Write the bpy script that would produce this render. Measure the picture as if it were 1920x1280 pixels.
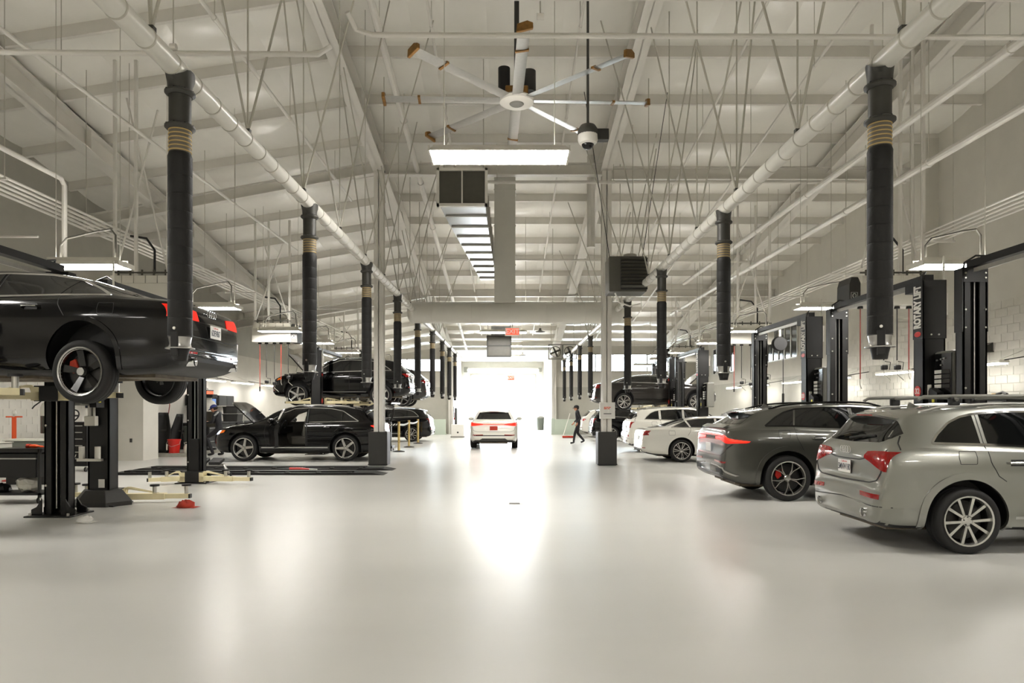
import bpy, bmesh, math, random
import numpy as np
from mathutils import Vector, Matrix
from mathutils.bvhtree import BVHTree
for _o in list(bpy.data.objects):
    bpy.data.objects.remove(_o)
SC = bpy.context.scene
COL = SC.collection
PI = math.pi
R = math.radians
rnd = random.Random(7)

# ------------------------------------------------------------ camera, world, exposure
F_PX, VPX, VPY, CAM_H = 1280.0, 957.0, 766.0, 1.6      # focal length and vanishing point in 1920x1280 pixels
_cd = bpy.data.cameras.new('camera')
_cd.sensor_width = 36.0
_cd.lens = 36.0 * F_PX / 1920.0
_cd.shift_x = (960.0 - VPX) / 1920.0
_cd.shift_y = (VPY - 640.0) / 1920.0
_cd.clip_start = 0.05
_cd.clip_end = 500
CAM = bpy.data.objects.new('camera', _cd)
COL.objects.link(CAM)
CAM.location = (0, 0, CAM_H)
CAM.rotation_euler = (PI / 2, 0, 0)
SC.camera = CAM
W = bpy.data.worlds.new('overcast_sky')
SC.world = W
W.use_nodes = True
_bg = W.node_tree.nodes['Background']
_bg.inputs['Color'].default_value = (0.90, 0.95, 1.0, 1)
_bg.inputs['Strength'].default_value = 17.0
SC.view_settings.view_transform = 'Standard'
SC.view_settings.look = 'None'
SC.view_settings.gamma = 1.0
SC.view_settings.use_curve_mapping = False
SC.view_settings.exposure = 0.92
LAMP_E = 52.0
try:
    SC.cycles.use_denoising = True
    SC.cycles.max_bounces = 10
    SC.cycles.diffuse_bounces = 6
    SC.cycles.glossy_bounces = 4
    SC.cycles.sample_clamp_indirect = 8.0
    SC.cycles.caustics_reflective = False
    SC.cycles.caustics_refractive = False
except Exception:
    pass

# ------------------------------------------------------------ materials
def lin(c):
    if isinstance(c, str):
        c = tuple(int(c[i:i + 2], 16) / 255 for i in (0, 2, 4))
    return tuple((x / 12.92 if x <= 0.04045 else ((x + 0.055) / 1.055) ** 2.4) for x in c)

MATS = {}
def mat(name, col, rough=0.5, metal=0.0, noise=0.0, nscale=8.0, bump=0.0, bscale=60.0, coat=0.0,
        emit=0.0, ecol=None, rnoise=0.0, spec=0.5, aniso_noise=None, trans=0.0, alpha=1.0):
    if name in MATS:
        return MATS[name]
    m = bpy.data.materials.new(name)
    m.use_nodes = True
    nt = m.node_tree
    b = nt.nodes['Principled BSDF']
    c = lin(col)
    b.inputs['Base Color'].default_value = (*c, 1)
    b.inputs['Roughness'].default_value = rough
    b.inputs['Metallic'].default_value = metal
    b.inputs['Specular IOR Level'].default_value = spec
    if coat:
        b.inputs['Coat Weight'].default_value = coat
        b.inputs['Coat Roughness'].default_value = 0.04
    if trans:
        b.inputs['Transmission Weight'].default_value = trans
    if alpha < 1:
        b.inputs['Alpha'].default_value = alpha
    if emit:
        b.inputs['Emission Color'].default_value = (*lin(ecol or col), 1)
        b.inputs['Emission Strength'].default_value = emit
    if noise or rnoise or bump:
        tc = nt.nodes.new('ShaderNodeTexCoord')
        mp = nt.nodes.new('ShaderNodeMapping')
        nt.links.new(tc.outputs['Object'], mp.inputs['Vector'])
        if aniso_noise:
            mp.inputs['Scale'].default_value = aniso_noise
        tx = nt.nodes.new('ShaderNodeTexNoise')
        tx.inputs['Scale'].default_value = nscale
        tx.inputs['Detail'].default_value = 5
        nt.links.new(mp.outputs['Vector'], tx.inputs['Vector'])
        if noise:
            rp = nt.nodes.new('ShaderNodeValToRGB')
            rp.color_ramp.elements[0].position = 0.3
            rp.color_ramp.elements[1].position = 0.7
            rp.color_ramp.elements[0].color = (*[x * (1 - noise) for x in c], 1)
            rp.color_ramp.elements[1].color = (*[min(1, x * (1 + noise * 0.6)) for x in c], 1)
            nt.links.new(tx.outputs['Fac'], rp.inputs['Fac'])
            nt.links.new(rp.outputs['Color'], b.inputs['Base Color'])
        if rnoise:
            mr = nt.nodes.new('ShaderNodeMapRange')
            mr.inputs['To Min'].default_value = max(0.02, rough - rnoise)
            mr.inputs['To Max'].default_value = rough + rnoise
            nt.links.new(tx.outputs['Fac'], mr.inputs['Value'])
            nt.links.new(mr.outputs['Result'], b.inputs['Roughness'])
        if bump:
            t2 = nt.nodes.new('ShaderNodeTexNoise')
            t2.inputs['Scale'].default_value = bscale
            t2.inputs['Detail'].default_value = 3
            nt.links.new(mp.outputs['Vector'], t2.inputs['Vector'])
            bp = nt.nodes.new('ShaderNodeBump')
            bp.inputs['Strength'].default_value = bump
            bp.inputs['Distance'].default_value = 0.02
            nt.links.new(t2.outputs['Fac'], bp.inputs['Height'])
            nt.links.new(bp.outputs['Normal'], b.inputs['Normal'])
    MATS[name] = m
    return m

M = {}
M['floor'] = mat('polished_epoxy_floor', 'c4c3be', 0.30, noise=0.06, nscale=0.5, rnoise=0.03, spec=0.5, aniso_noise=(.45, 1.3, 1))
M['white'] = mat('white_paint', 'd6d4cd', 0.5, noise=0.04, nscale=3)
M['white_steel'] = mat('white_painted_steel', 'd8d5ce', 0.38, noise=0.05, nscale=2)
M['steel_grey'] = mat('grey_painted_steel', 'b9b6ab', 0.45, noise=0.05, nscale=2)
M['vinyl'] = mat('white_vinyl_insulation', 'e6e4dd', 0.22, noise=0.04, nscale=1.5, bump=0.8, bscale=1.6, spec=0.6)
M['wall_upper'] = mat('cream_white_wall', 'ccc9c0', 0.7, noise=0.04, nscale=2)
M['wall_lower'] = mat('grey_wall_band', 'b2b0a6', 0.6, noise=0.04, nscale=2)
M['wall_metal'] = mat('grey_metal_siding', 'a8a69c', 0.5, noise=0.06, nscale=2)
M['block_white'] = mat('painted_block_white', 'c9c6bd', 0.65, noise=0.05, nscale=3, bump=0.15, bscale=40)
M['block_grey'] = mat('painted_block_grey', 'b0aea4', 0.65, noise=0.05, nscale=3, bump=0.15, bscale=40)
M['mortar'] = mat('mortar_joint', 'a09c91', 0.9)
M['concrete'] = mat('concrete_curb', '9b998f', 0.8, noise=0.12, nscale=6)
M['outside'] = mat('outside_paving', 'd8d8d4', 0.9, noise=0.05)
M['duct'] = mat('white_spiral_duct', 'd5d3cb', 0.33, noise=0.03, nscale=3)
M['galv'] = mat('galvanised_sheet', 'b9bcc0', 0.22, metal=0.9, noise=0.08, nscale=6)
M['dark'] = mat('black_plastic', '100f0e', 0.55)
M['black'] = mat('black_powder_coat', '0c0b0a', 0.42, noise=0.2, nscale=5, spec=0.45)
M['blackgloss'] = mat('gloss_black', '0b0b0b', 0.12)
M['charcoal'] = mat('charcoal_plastic', '2c2b28', 0.5, noise=0.08, nscale=10)
M['hose'] = mat('black_exhaust_hose', '131211', 0.62, noise=0.12, nscale=12, bump=0.2, bscale=30)
M['collar'] = mat('dark_grey_collar', '3a3934', 0.5, noise=0.06, nscale=6)
M['tan'] = mat('tan_cord', 'c3a970', 0.6)
M['bandgrey'] = mat('grey_flex_band', '6f695d', 0.6)
M['alu'] = mat('brushed_aluminium', 'b4b3af', 0.32, metal=1.0, noise=0.05, nscale=20)
M['chrome'] = mat('chrome', 'dedede', 0.08, metal=1.0)
M['zinc'] = mat('zinc_bolt', 'c2c0b8', 0.3, metal=0.9)
M['rubber'] = mat('tyre_rubber', '121110', 0.72, noise=0.15, nscale=14)
M['cream'] = mat('cream_lift_arm_paint', 'd8cda6', 0.4, noise=0.08, nscale=8)
M['red'] = mat('red_plastic', 'c3231b', 0.35)
M['orange'] = mat('orange_plastic', 'e2541f', 0.4)
M['redlens'] = mat('red_tail_lens', '8c0a09', 0.1, noise=0.25, nscale=40, coat=0.6)
M['redlit'] = mat('lit_red_led', 'c01408', 0.3, emit=2.2, ecol='ff1c0c')
M['redbrake'] = mat('bright_brake_light', 'b81008', 0.3, emit=1.8, ecol='ff1808')
M['redlow'] = mat('glowing_red_lens', 'd8281c', 0.25, emit=0.25, ecol='ff2a18')
M['glass'] = mat('dark_tinted_car_glass', '0d0e0e', 0.04, spec=0.75)
M['glass_mid'] = mat('smoky_car_glass', '2c2c29', 0.05, spec=0.8)
M['plate'] = mat('licence_plate_white', 'dcdad6', 0.4)
M['ink'] = mat('dark_blue_ink', '1c2436', 0.5)
M['lamp'] = mat('fluorescent_tube', 'fffaf0', 0.4, emit=LAMP_E, ecol='fffbf5')
M['conduit'] = mat('dull_grey_conduit', '5a5850', 0.5)
M['added_uplight'] = mat('added_uplight_strip', 'fffaf0', 0.4, emit=LAMP_E * 0.28, ecol='fffbf5')  # glow of the strips added to brighten the ceiling
M['lampbody'] = mat('white_lamp_housing', 'd9d6cc', 0.35)
M['benchlamp'] = mat('bench_tube_light', 'fffaf0', 0.4, emit=LAMP_E * 0.25, ecol='fffbf5')
M['bronze'] = mat('bronze_fan_tip', '8a6432', 0.4, metal=0.5, noise=0.2, nscale=20)
M['exit'] = mat('lit_exit_sign_face', 'd8380f', 0.4, emit=0.6, ecol='ff3c14')
M['copper'] = mat('red_air_hose', '8a2a1e', 0.4)
M['skin'] = mat('skin', 'c08a6c', 0.55)
M['uniform'] = mat('black_work_uniform', '17171b', 0.75, noise=0.15, nscale=20)
M['uniform_grey'] = mat('grey_uniform_panel', '9a9a98', 0.75)
M['blue'] = mat('blue_cap_cloth', '27336e', 0.7)
M['hair'] = mat('dark_hair', '1c1510', 0.7)
M['winglass'] = mat('bright_window_glass', 'dfe8ea', 0.05, trans=1.0)
M['darkwin'] = mat('dark_window_pane', '15150f', 0.08, spec=0.7)
M['screen'] = mat('blue_screen', '7fa0d8', 0.3, emit=0.25, ecol='7fa0d8')
M['grey'] = mat('mid_grey_plastic', '77766f', 0.5)
M['bin'] = mat('grey_green_bin_plastic', '5c6058', 0.5)
M['translucent'] = mat('cloudy_plastic', 'c9c7bc', 0.35)
M['oil'] = mat('dark_oil', '2e2a22', 0.2)
M['wood'] = mat('pale_wood', 'c9a878', 0.5, noise=0.15, nscale=10)
M['brass'] = mat('brass_post', 'd8bd7c', 0.3, metal=0.6)
M['paper'] = mat('white_paper', 'dedcd5', 0.7)
M['yellow'] = mat('yellow_label', 'd8d038', 0.5)
M['greenwall'] = mat('pale_green_low_partition', 'b9c4b6', 0.3)
M['heater'] = mat('dark_heater_louvre', '4c4a42', 0.4, noise=0.08, nscale=8)
M['canvas'] = mat('red_cloth', 'a8321e', 0.8, noise=0.15, nscale=20)
M['dirty'] = mat('dirty_underbody_metal', '6b6152', 0.6, noise=0.35, nscale=9, metal=0.3)
M['cabin'] = mat('cabin_leather', '5a5750', 0.6)
M['amber'] = mat('amber_lens', 'd86a20', 0.2, emit=0.1, ecol='ff7a20')
M['headlamp'] = mat('lit_headlamp', 'e8eeff', 0.1, emit=1.2, ecol='dfe8ff')

def brick_relief(m, sx=0.4, sz=0.2, axis='x'):
    pass

# ------------------------------------------------------------ mesh builder
class MB:
    def __init__(s):
        s.v = []; s.f = []; s.m = []; s.cur = 0
    def add(s, vs, fs):
        o = len(s.v)
        s.v += [tuple(v) for v in vs]
        for f in fs:
            s.f.append(tuple(i + o for i in f)); s.m.append(s.cur)
        return s
    def box(s, c, d, rz=0.0, rot=None):
        hx, hy, hz = d[0] / 2, d[1] / 2, d[2] / 2
        vs = [Vector((x, y, z)) for x in (-hx, hx) for y in (-hy, hy) for z in (-hz, hz)]
        Mx = rot if rot is not None else (Matrix.Rotation(rz, 3, 'Z') if rz else None)
        if Mx is not None:
            vs = [Mx @ v for v in vs]
        c = Vector(c)
        return s.add([v + c for v in vs], [(0, 1, 3, 2), (4, 6, 7, 5), (0, 4, 5, 1), (2, 3, 7, 6), (0, 2, 6, 4), (1, 5, 7, 3)])
    def bb(s, x0, x1, y0, y1, z0, z1):
        return s.box(((x0 + x1) / 2, (y0 + y1) / 2, (z0 + z1) / 2), (abs(x1 - x0), abs(y1 - y0), abs(z1 - z0)))
    def cyl(s, p0, p1, r, n=12, r2=None, caps=True):
        p0 = Vector(p0); p1 = Vector(p1)
        r2 = r if r2 is None else r2
        a = (p1 - p0).normalized()
        u = a.orthogonal().normalized(); w = a.cross(u)
        vs = []
        for k in range(n):
            t = 2 * PI * k / n
            d = u * math.cos(t) + w * math.sin(t)
            vs.append(p0 + d * r); vs.append(p1 + d * r2)
        fs = [(2 * k, 2 * ((k + 1) % n), 2 * ((k + 1) % n) + 1, 2 * k + 1) for k in range(n)]
        if caps:
            fs.append(tuple(2 * k for k in reversed(range(n))))
            fs.append(tuple(2 * k + 1 for k in range(n)))
        return s.add(vs, fs)
    def tube(s, pts, r, n=8, closed=False, caps=True):
        pts = [Vector(p) for p in pts]
        N = len(pts)
        rr = r if isinstance(r, (list, tuple)) else [r] * N
        u = None; vs = []
        for i, p in enumerate(pts):
            if closed:
                t = pts[(i + 1) % N] - pts[i - 1]
            else:
                t = pts[min(i + 1, N - 1)] - pts[max(i - 1, 0)]
            if t.length < 1e-9: t = Vector((0, 0, 1))
            t.normalize()
            if u is None:
                u = t.orthogonal().normalized()
            u = (u - t * u.dot(t))
            if u.length < 1e-6: u = t.orthogonal()
            u.normalize(); w = t.cross(u)
            for k in range(n):
                a = 2 * PI * k / n
                vs.append(p + (u * math.cos(a) + w * math.sin(a)) * rr[i])
        fs = []
        for i in range(N if closed else N - 1):
            j = (i + 1) % N
            for k in range(n):
                k2 = (k + 1) % n
                fs.append((i * n + k, i * n + k2, j * n + k2, j * n + k))
        if not closed and caps:
            fs.append(tuple(reversed(range(n)))); fs.append(tuple((N - 1) * n + k for k in range(n)))
        return s.add(vs, fs)
    def lathe(s, prof, n=24, o=(0, 0, 0), axis='z', closed=False):
        """prof: (radius, height) pairs"""
        o = Vector(o); vs = []
        for k in range(n):
            a = 2 * PI * k / n; c, q = math.cos(a), math.sin(a)
            for r, h in prof:
                if axis == 'z': v = Vector((r * c, r * q, h))
                elif axis == 'y': v = Vector((r * c, h, r * q))
                else: v = Vector((h, r * c, r * q))
                vs.append(v + o)
        P = len(prof); fs = []
        for k in range(n):
            k2 = (k + 1) % n
            for i in range(P if closed else P - 1):
                j = (i + 1) % P
                fs.append((k * P + i, k2 * P + i, k2 * P + j, k * P + j))
        return s.add(vs, fs)
    def prism(s, poly, a0, a1, axis='y'):
        """extrude a 2D polygon between a0 and a1 along axis; poly in the other two axes"""
        def mk(p, a):
            if axis == 'y': return (p[0], a, p[1])
            if axis == 'x': return (a, p[0], p[1])
            return (p[0], p[1], a)
        n = len(poly)
        vs = [mk(p, a0) for p in poly] + [mk(p, a1) for p in poly]
        fs = [tuple(range(n)), tuple(reversed(range(n, 2 * n)))]
        for i in range(n):
            j = (i + 1) % n
            fs.append((i, i + n, j + n, j))
        return s.add(vs, fs)
    def sphere(s, c, r, n=12, m=8, sc=(1, 1, 1)):
        c = Vector(c); vs = []; fs = []
        for i in range(m + 1):
            t = PI * i / m
            for k in range(n):
                a = 2 * PI * k / n
                vs.append((c.x + r * sc[0] * math.sin(t) * math.cos(a), c.y + r * sc[1] * math.sin(t) * math.sin(a), c.z + r * sc[2] * math.cos(t)))
        for i in range(m):
            for k in range(n):
                k2 = (k + 1) % n
                fs.append((i * n + k, (i + 1) * n + k, (i + 1) * n + k2, i * n + k2))
        return s.add(vs, fs)
    def xform(s, Mx, start=0):
        s.v[start:] = [tuple(Mx @ Vector(v)) for v in s.v[start:]]
        return s
    def mesh(s, name, mats, smooth=True, angle=35):
        me = bpy.data.meshes.new(name)
        me.from_pydata(s.v, [], s.f)
        if not isinstance(mats, (list, tuple)): mats = [mats]
        for m in mats: me.materials.append(m)
        if len(mats) > 1:
            me.polygons.foreach_set('material_index', s.m)
        finish(me, smooth, angle)
        return me
    def build(s, name, mats, parent=None, smooth=True, angle=35, bevel=0.0, loc=None, fix=True):
        me = s.mesh(name, mats, smooth, angle)
        o = link(name, me, parent, loc)
        if bevel: add_bevel(o, bevel)
        return o

def finish(me, smooth=True, angle=35, weld=False):
    bm = bmesh.new(); bm.from_mesh(me)
    if weld: bmesh.ops.remove_doubles(bm, verts=bm.verts, dist=1e-5)
    bmesh.ops.recalc_face_normals(bm, faces=bm.faces)
    if smooth:
        ca = R(angle)
        for f in bm.faces: f.smooth = True
        for e in bm.edges:
            if len(e.link_faces) == 2 and e.calc_face_angle(0) > ca:
                e.smooth = False
    bm.to_mesh(me); bm.free()
    me.update()

def add_bevel(o, w, seg=2):
    b = o.modifiers.new('bevel', 'BEVEL')
    b.width = w; b.segments = seg; b.limit_method = 'ANGLE'; b.angle_limit = R(40)
    b.harden_normals = False
    return o

def link(name, data, parent=None, loc=None, rz=None):
    o = bpy.data.objects.new(name, data)
    COL.objects.link(o)
    if parent is not None: o.parent = parent
    if loc is not None: o.location = loc
    if rz is not None: o.rotation_euler = (0, 0, rz)
    return o

def tag(o, label, cat, group=None, kind=None):
    o['label'] = label; o['category'] = cat
    if group: o['group'] = group
    if kind: o['kind'] = kind
    return o
def thing(name, label, cat, loc=(0, 0, 0), rz=0.0, group=None):
    o = link(name, None, None, loc, rz)
    o.empty_display_size = 0.1
    return tag(o, label, cat, group)
def struct(o, label=None):
    o['kind'] = 'structure'
    if label: o['label'] = label
    return o
def dup(root, loc=None, rz=None, label=None, group=None):
    def cp(o, par):
        c = o.copy(); COL.objects.link(c); c.parent = par
        for ch in o.children: cp(ch, c)
        return c
    r = cp(root, None)
    if loc is not None: r.location = loc
    if rz is not None: r.rotation_euler = (0, 0, rz)
    if label: r['label'] = label
    if group: r['group'] = group
    return r

_FONTC = {}
def text_mesh(txt, size, mat_, thick=0.0, bold=0.0):
    key = (txt, size, mat_.name, thick, bold)
    if key in _FONTC: return _FONTC[key]
    cu = bpy.data.curves.new('lettering', 'FONT')
    cu.body = txt; cu.size = size; cu.align_x = 'CENTER'; cu.align_y = 'CENTER'
    cu.extrude = thick; cu.offset = bold; cu.resolution_u = 3
    o = bpy.data.objects.new('lettering_tmp', cu); COL.objects.link(o)
    dg = bpy.context.evaluated_depsgraph_get()
    me = bpy.data.meshes.new_from_object(o.evaluated_get(dg))
    bpy.data.objects.remove(o)
    me.materials.clear(); me.materials.append(mat_)
    me.name = 'lettering'
    _FONTC[key] = me
    return me
def text(txt, size, mat_, parent, loc, rot, thick=0.001, bold=0.0, name='lettering', sx=1.0):
    o = link(name, text_mesh(txt, size, mat_, thick, bold), parent, loc)
    o.rotation_euler = rot
    o.scale = (sx, 1, 1)
    return o

# ------------------------------------------------------------ the building
XL, XR = -12.2, 11.8           # side walls
CL, CR = -3.73, 2.73           # inner column lines
GL, GR = -10.2, 9.2            # outer girder lines
YB, YE, YD = -6.0, 43.0, 54.0  # back wall, end wall of the side bays, far door wall
ZR0, SY = 11.95, 0.15          # the roof falls towards the far end: underside height at y = 0 and fall per metre
SL = 0.157                     # extra fall over the left bays
ZP = 5.30                      # flat ceiling of the drive-out passage
def roof_z(x, y):
    return ZR0 - SY * y + (min(0.0, x - CL) * SL)
ZW = 12.6                      # side walls reach past the roof edge

struct(MB().bb(XL - .3, XR + .3, YB - .3, YD + .3, -0.3, 0).build('floor', M['floor'], smooth=False), 'polished light grey epoxy workshop floor')
struct(MB().bb(-60, 60, YD + .3, YD + 60, -0.32, -0.02).build('paving_outside', M['outside'], smooth=False), 'bright paving outside the far door')

# walls ------------------------------------------------------
def bands(name, x0, x1, y0, y1, segs, label):
    root = None
    for k, (z0, z1, m, nm) in enumerate(segs):
        o = MB().bb(x0, x1, y0, y1, z0, z1).build(name if root is None else nm, m, parent=root, smooth=False)
        if root is None:
            root = struct(o, label)
    return root
wall_right = bands('wall_right', XR, XR + .25, YB, YE, [(2.96, ZW, M['wall_upper'], ''), (0, 2.96, M['wall_lower'], 'painted_band')], 'cream right side wall with a grey painted lower band')
wall_left = bands('wall_left', XL - .25, XL, YB, YE, [(4.0, ZW - 1.0, M['wall_metal'], ''), (0, 4.0, M['wall_upper'], 'block_base')], 'left side wall, grey metal above white block')
# end walls of the side bays
def end_wall(name, x0, x1, wx0, wx1, label):
    b = MB()
    z0, z1 = 3.95, (4.75 if x0 < 0 else 5.05)
    b.bb(x0, x1, YE, YE + .25, z1, 6.2)
    b.bb(x0, wx0, YE, YE + .25, z0, z1); b.bb(wx1, x1, YE, YE + .25, z0, z1)
    b.bb(x0, x1, YE, YE + .25, 2.96, z0)
    o = struct(b.build(name, M['wall_upper'], smooth=False), label)
    MB().bb(x0, x1, YE, YE + .25, 0, 2.96).build('painted_band', M['wall_lower'], parent=o, smooth=False)
    return o
end_wall('wall_end_left', XL, -3.86, -7.3, -4.2, 'far end wall of the left bays with strip window')
end_wall('wall_end_right', 2.62, XR, 3.2, 10.8, 'far end wall of the right bays with strip window')
# strip windows
for k, (x0, x1, lab) in enumerate(((-7.3, -4.2, 'bright strip window high in the left end wall'), (3.2, 10.8, 'bright strip window high in the right end wall'))):
    fr = MB()
    n = 4 if x0 < 0 else 7
    zt_ = 4.75 if x0 < 0 else 5.05
    for i in range(n + 1):
        x = x0 + (x1 - x0) * i / n
        fr.bb(x - .03, x + .03, YE + .02, YE + .12, 3.95, zt_)
    fr.bb(x0, x1, YE - .03, YE + .14, 3.90, 3.98); fr.bb(x0, x1, YE + .02, YE + .14, zt_ - .05, zt_ + .02)
    o = struct(fr.build('window_%d' % (k + 1), M['steel_grey'], smooth=False), lab)
    for i in range(n):
        a = x0 + (x1 - x0) * i / n + .03; b2 = x0 + (x1 - x0) * (i + 1) / n - .03
        MB().bb(a, b2, YE + .06, YE + .07, 3.98, zt_ - .05).build('pane', M['winglass'], parent=o, smooth=False)
# passage to the far door
struct(MB().bb(-4.06, -3.86, YE + .25, YD, 0, ZP).build('wall_passage_left', M['white'], smooth=False), 'white left wall of the drive-out passage')
struct(MB().bb(2.62, 2.82, YE + .25, YD, 0, ZP).build('wall_passage_right', M['white'], smooth=False), 'white right wall of the drive-out passage')
DX0, DX1, DZ = -3.1, 1.95, 4.25
b = MB(); b.bb(-4.06, DX0, YD, YD + .25, 0, ZP); b.bb(DX1, 2.82, YD, YD + .25, 0, ZP); b.bb(DX0, DX1, YD, YD + .25, DZ, ZP)
struct(b.build('wall_far', M['white'], smooth=False), 'white far wall around the open drive-out door')
b = MB(); b.bb(DX0 - .08, DX0 + .02, YD - .06, YD + .02, 0, DZ); b.bb(DX1 - .02, DX1 + .08, YD - .06, YD + .02, 0, DZ)
b.bb(DX0 - .08, DX1 + .08, YD - .06, YD + .02, DZ - .02, DZ + .1)
door1 = struct(b.build('door_1', M['steel_grey'], smooth=False), 'open drive-out door frame flooded with daylight')
MB().cyl((DX0 - .3, YD - .3, DZ + .38), (DX1 + .3, YD - .3, DZ + .38), .22, 16).build('rolled_curtain', M['white_steel'], parent=door1)
MB().bb(DX0 - .55, DX0 - .25, YD - .5, YD - .1, DZ + .2, DZ + .62).build('door_motor', M['grey'], parent=door1, bevel=.02)
MB().bb(DX1 + .25, DX1 + .5, YD - .5, YD - .1, DZ + .25, DZ + .55).build('door_bracket', M['grey'], parent=door1, bevel=.02)
# rear wall behind the camera
b = MB(); b.bb(XL, XR, YB - .25, YB, 0, ZW + .4)
struct(b.build('wall_rear', M['wall_upper'], smooth=False), 'plain cream rear wall behind the camera')

# block courses standing proud on the near parts of the side walls
bl = MB().box((0, 0, 0), (.022, .388, .188)).mesh('block', M['block_white'], smooth=False)
bl2 = MB().box((0, 0, 0), (.022, .388, .188)).mesh('block', M['block_grey'], smooth=False)
for (wall, xx, ya, nr, za, nz, zsplit) in ((wall_right, XR, 15.0, 22, 1.6, 13, 2.96), (wall_left, XL, 15.6, 19, 0.8, 13, 9)):
    for j in range(nz):
        for i in range(nr):
            z = za + (j + .5) * .2
            y = ya + (i + .5 * (j % 2)) * .4
            o = link('block', bl if (z > zsplit or zsplit == 9) else bl2, wall, (xx + (0 if xx > 0 else 0), y, z))
# pilaster and store-room corner on the left wall, right wall pilaster
struct(MB().bb(XL, -11.35, 21.1, 22.0, 0, 4.6).build('wall_pilaster', M['wall_upper'], smooth=False), 'white wall return beside the black body panels')
struct(MB().bb(XL, -10.6, 22.6, 26.0, 0, .12).build('trim_1', M['concrete'], smooth=False), 'concrete curb under the grey bin and red bucket')
struct(MB().bb(11.35, XR, 18.8, 19.3, 0, roof_z(11.5, 19.3)).build('wall_pilaster_right', M['wall_upper'], smooth=False), 'white pilaster on the right wall')

# interior windows of the right wall
def wall_window(n, y0, y1, z0, z1, lab):
    fr = MB()
    fr.bb(XR - .05, XR + .01, y0, y1, z0 - .05, z0); fr.bb(XR - .05, XR + .01, y0, y1, z1, z1 + .05)
    k = 6
    for i in range(k + 1):
        y = y0 + (y1 - y0) * i / k
        fr.bb(XR - .05, XR + .01, y - .03, y + .03, z0, z1)
    o = struct(fr.build('window_%d' % n, M['white_steel'], smooth=False), lab)
    for i in range(k):
        a = y0 + (y1 - y0) * i / k + .03; b2 = y0 + (y1 - y0) * (i + 1) / k - .03
        MB().bb(XR - .02, XR + .005, a, b2, z0, z1).build('pane', M['darkwin'], parent=o, smooth=False)
wall_window(3, 28.0, 31.9, 3.75, 5.05, 'dark barred window high on the right wall')
wall_window(4, 35.8, 39.6, 3.6, 5.0, 'smaller dark window further along the right wall')

# roof -------------------------------------------------------
roof = MB()
gx = [XL - .3, CL, XR + .3]; gy = [YB - .3, YE + .3]
vs = [(x, y, roof_z(x, y) + dz) for dz in (.1, .3) for x in gx for y in gy]
fs = []
for k in (0, 6):
    for i in range(2): fs.append((k + i * 2, k + i * 2 + 1, k + i * 2 + 3, k + i * 2 + 2))
fs += [(0, 1, 7, 6), (4, 5, 11, 10), (0, 2, 8, 6), (2, 4, 10, 8), (1, 3, 9, 7), (3, 5, 11, 9)]
roof.add(vs, fs)
roof.bb(-4.06, 2.82, YE + .1, YD + .3, ZP, ZP + .2)
ceiling = struct(roof.build('ceiling', M['white'], smooth=False), 'white insulated roof over purlins and girders')
PS = 1.78
PUR = [1.05 + PS * k for k in range(24)]
PUR = [y for y in PUR if y < YE - .1]
def sheet(w, l, sag, sx_):
    nu, nv = 4, 5
    vs = []; fs = []
    for i in range(nu + 1):
        for j in range(nv + 1):
            u, v = i / nu, j / nv
            z = -sag * (4 * v * (1 - v)) * (0.6 + 0.4 * (4 * u * (1 - u)) ** .5) + u * w * sx_ - v * l * SY
            vs.append((u * w, v * l, z))
    for i in range(nu):
        for j in range(nv):
            a = i * (nv + 1) + j
            fs.append((a, a + nv + 1, a + nv + 2, a + 1))
    return MB().add(vs, fs)
segs = [(XL, GL, 1), (GL, CL, 4), (CL, CR, 4), (CR, GR, 4), (GR, XR, 1)]
for si, (xa, xb, n) in enumerate(segs):
    w = (xb - xa) / n
    sx_ = SL if xb <= CL + .01 else 0.0
    meshes = [sheet(w, PS, s_, sx_).mesh('insulation_sheet', M['vinyl'], True, 60) for s_ in (.08, .12, .16)]
    for k in range(n):
        x = xa + k * w
        for q in range(len(PUR) - 1):
            y = PUR[q]
            if y < 4: continue
            link('insulation_sheet', meshes[(q * 7 + k * 3 + si) % 3], ceiling, (x, y, roof_z(x, y) + .06))
# purlins: one beam per bay and line
for si, (xa, xb, n) in enumerate(segs):
    L = xb - xa
    za = SL * L if xb <= CL + .01 else 0.0
    b = MB()
    for (y0, y1, z0, z1) in ((-.012, .012, -.27, 0.0), (-.012, .08, -.28, -.262), (.068, .08, -.28, -.24)):
        b.prism([(0, z0), (L, z0 + za), (L, z1 + za), (0, z1)], y0, y1, 'y')
    me = b.mesh('purlin', M['white_steel'], False)
    for y in PUR:
        link('purlin', me, ceiling, (xa, y, roof_z(xa, y) + .1))
# main girders along the hall, following the fall of the roof
def ibeam(x, y0, y1, drop, h=.5, w=.34):
    b = MB()
    def bar(xa, xb, za, zb_):
        z0, z1 = roof_z(x, y0) - drop, roof_z(x, y1) - drop
        b.prism([(y0, z0 + za), (y1, z1 + za), (y1, z1 + zb_), (y0, z0 + zb_)], xa, xb, 'x')
    bar(x - w / 2, x + w / 2, 0, .03); bar(x - w / 2, x + w / 2, h - .03, h); bar(x - .015, x + .015, 0, h)
    y = y0 + 1.0
    while y < y1:
        z = roof_z(x, y) - drop
        b.bb(x - w / 2 + .01, x + w / 2 - .01, y - .01, y + .01, z + .01, z + h - .01); y += 5.34
    return b
for x, lab in ((GL, 'white roof girder over the left bays'), (CL, 'white roof girder along the left column line'), (CR, 'white roof girder along the right column line'), (GR, 'white roof girder over the right bays')):
    struct(ibeam(x, YB, YE, .70, .52).build('roof_girder', M['white_steel'], smooth=False), lab)
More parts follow.
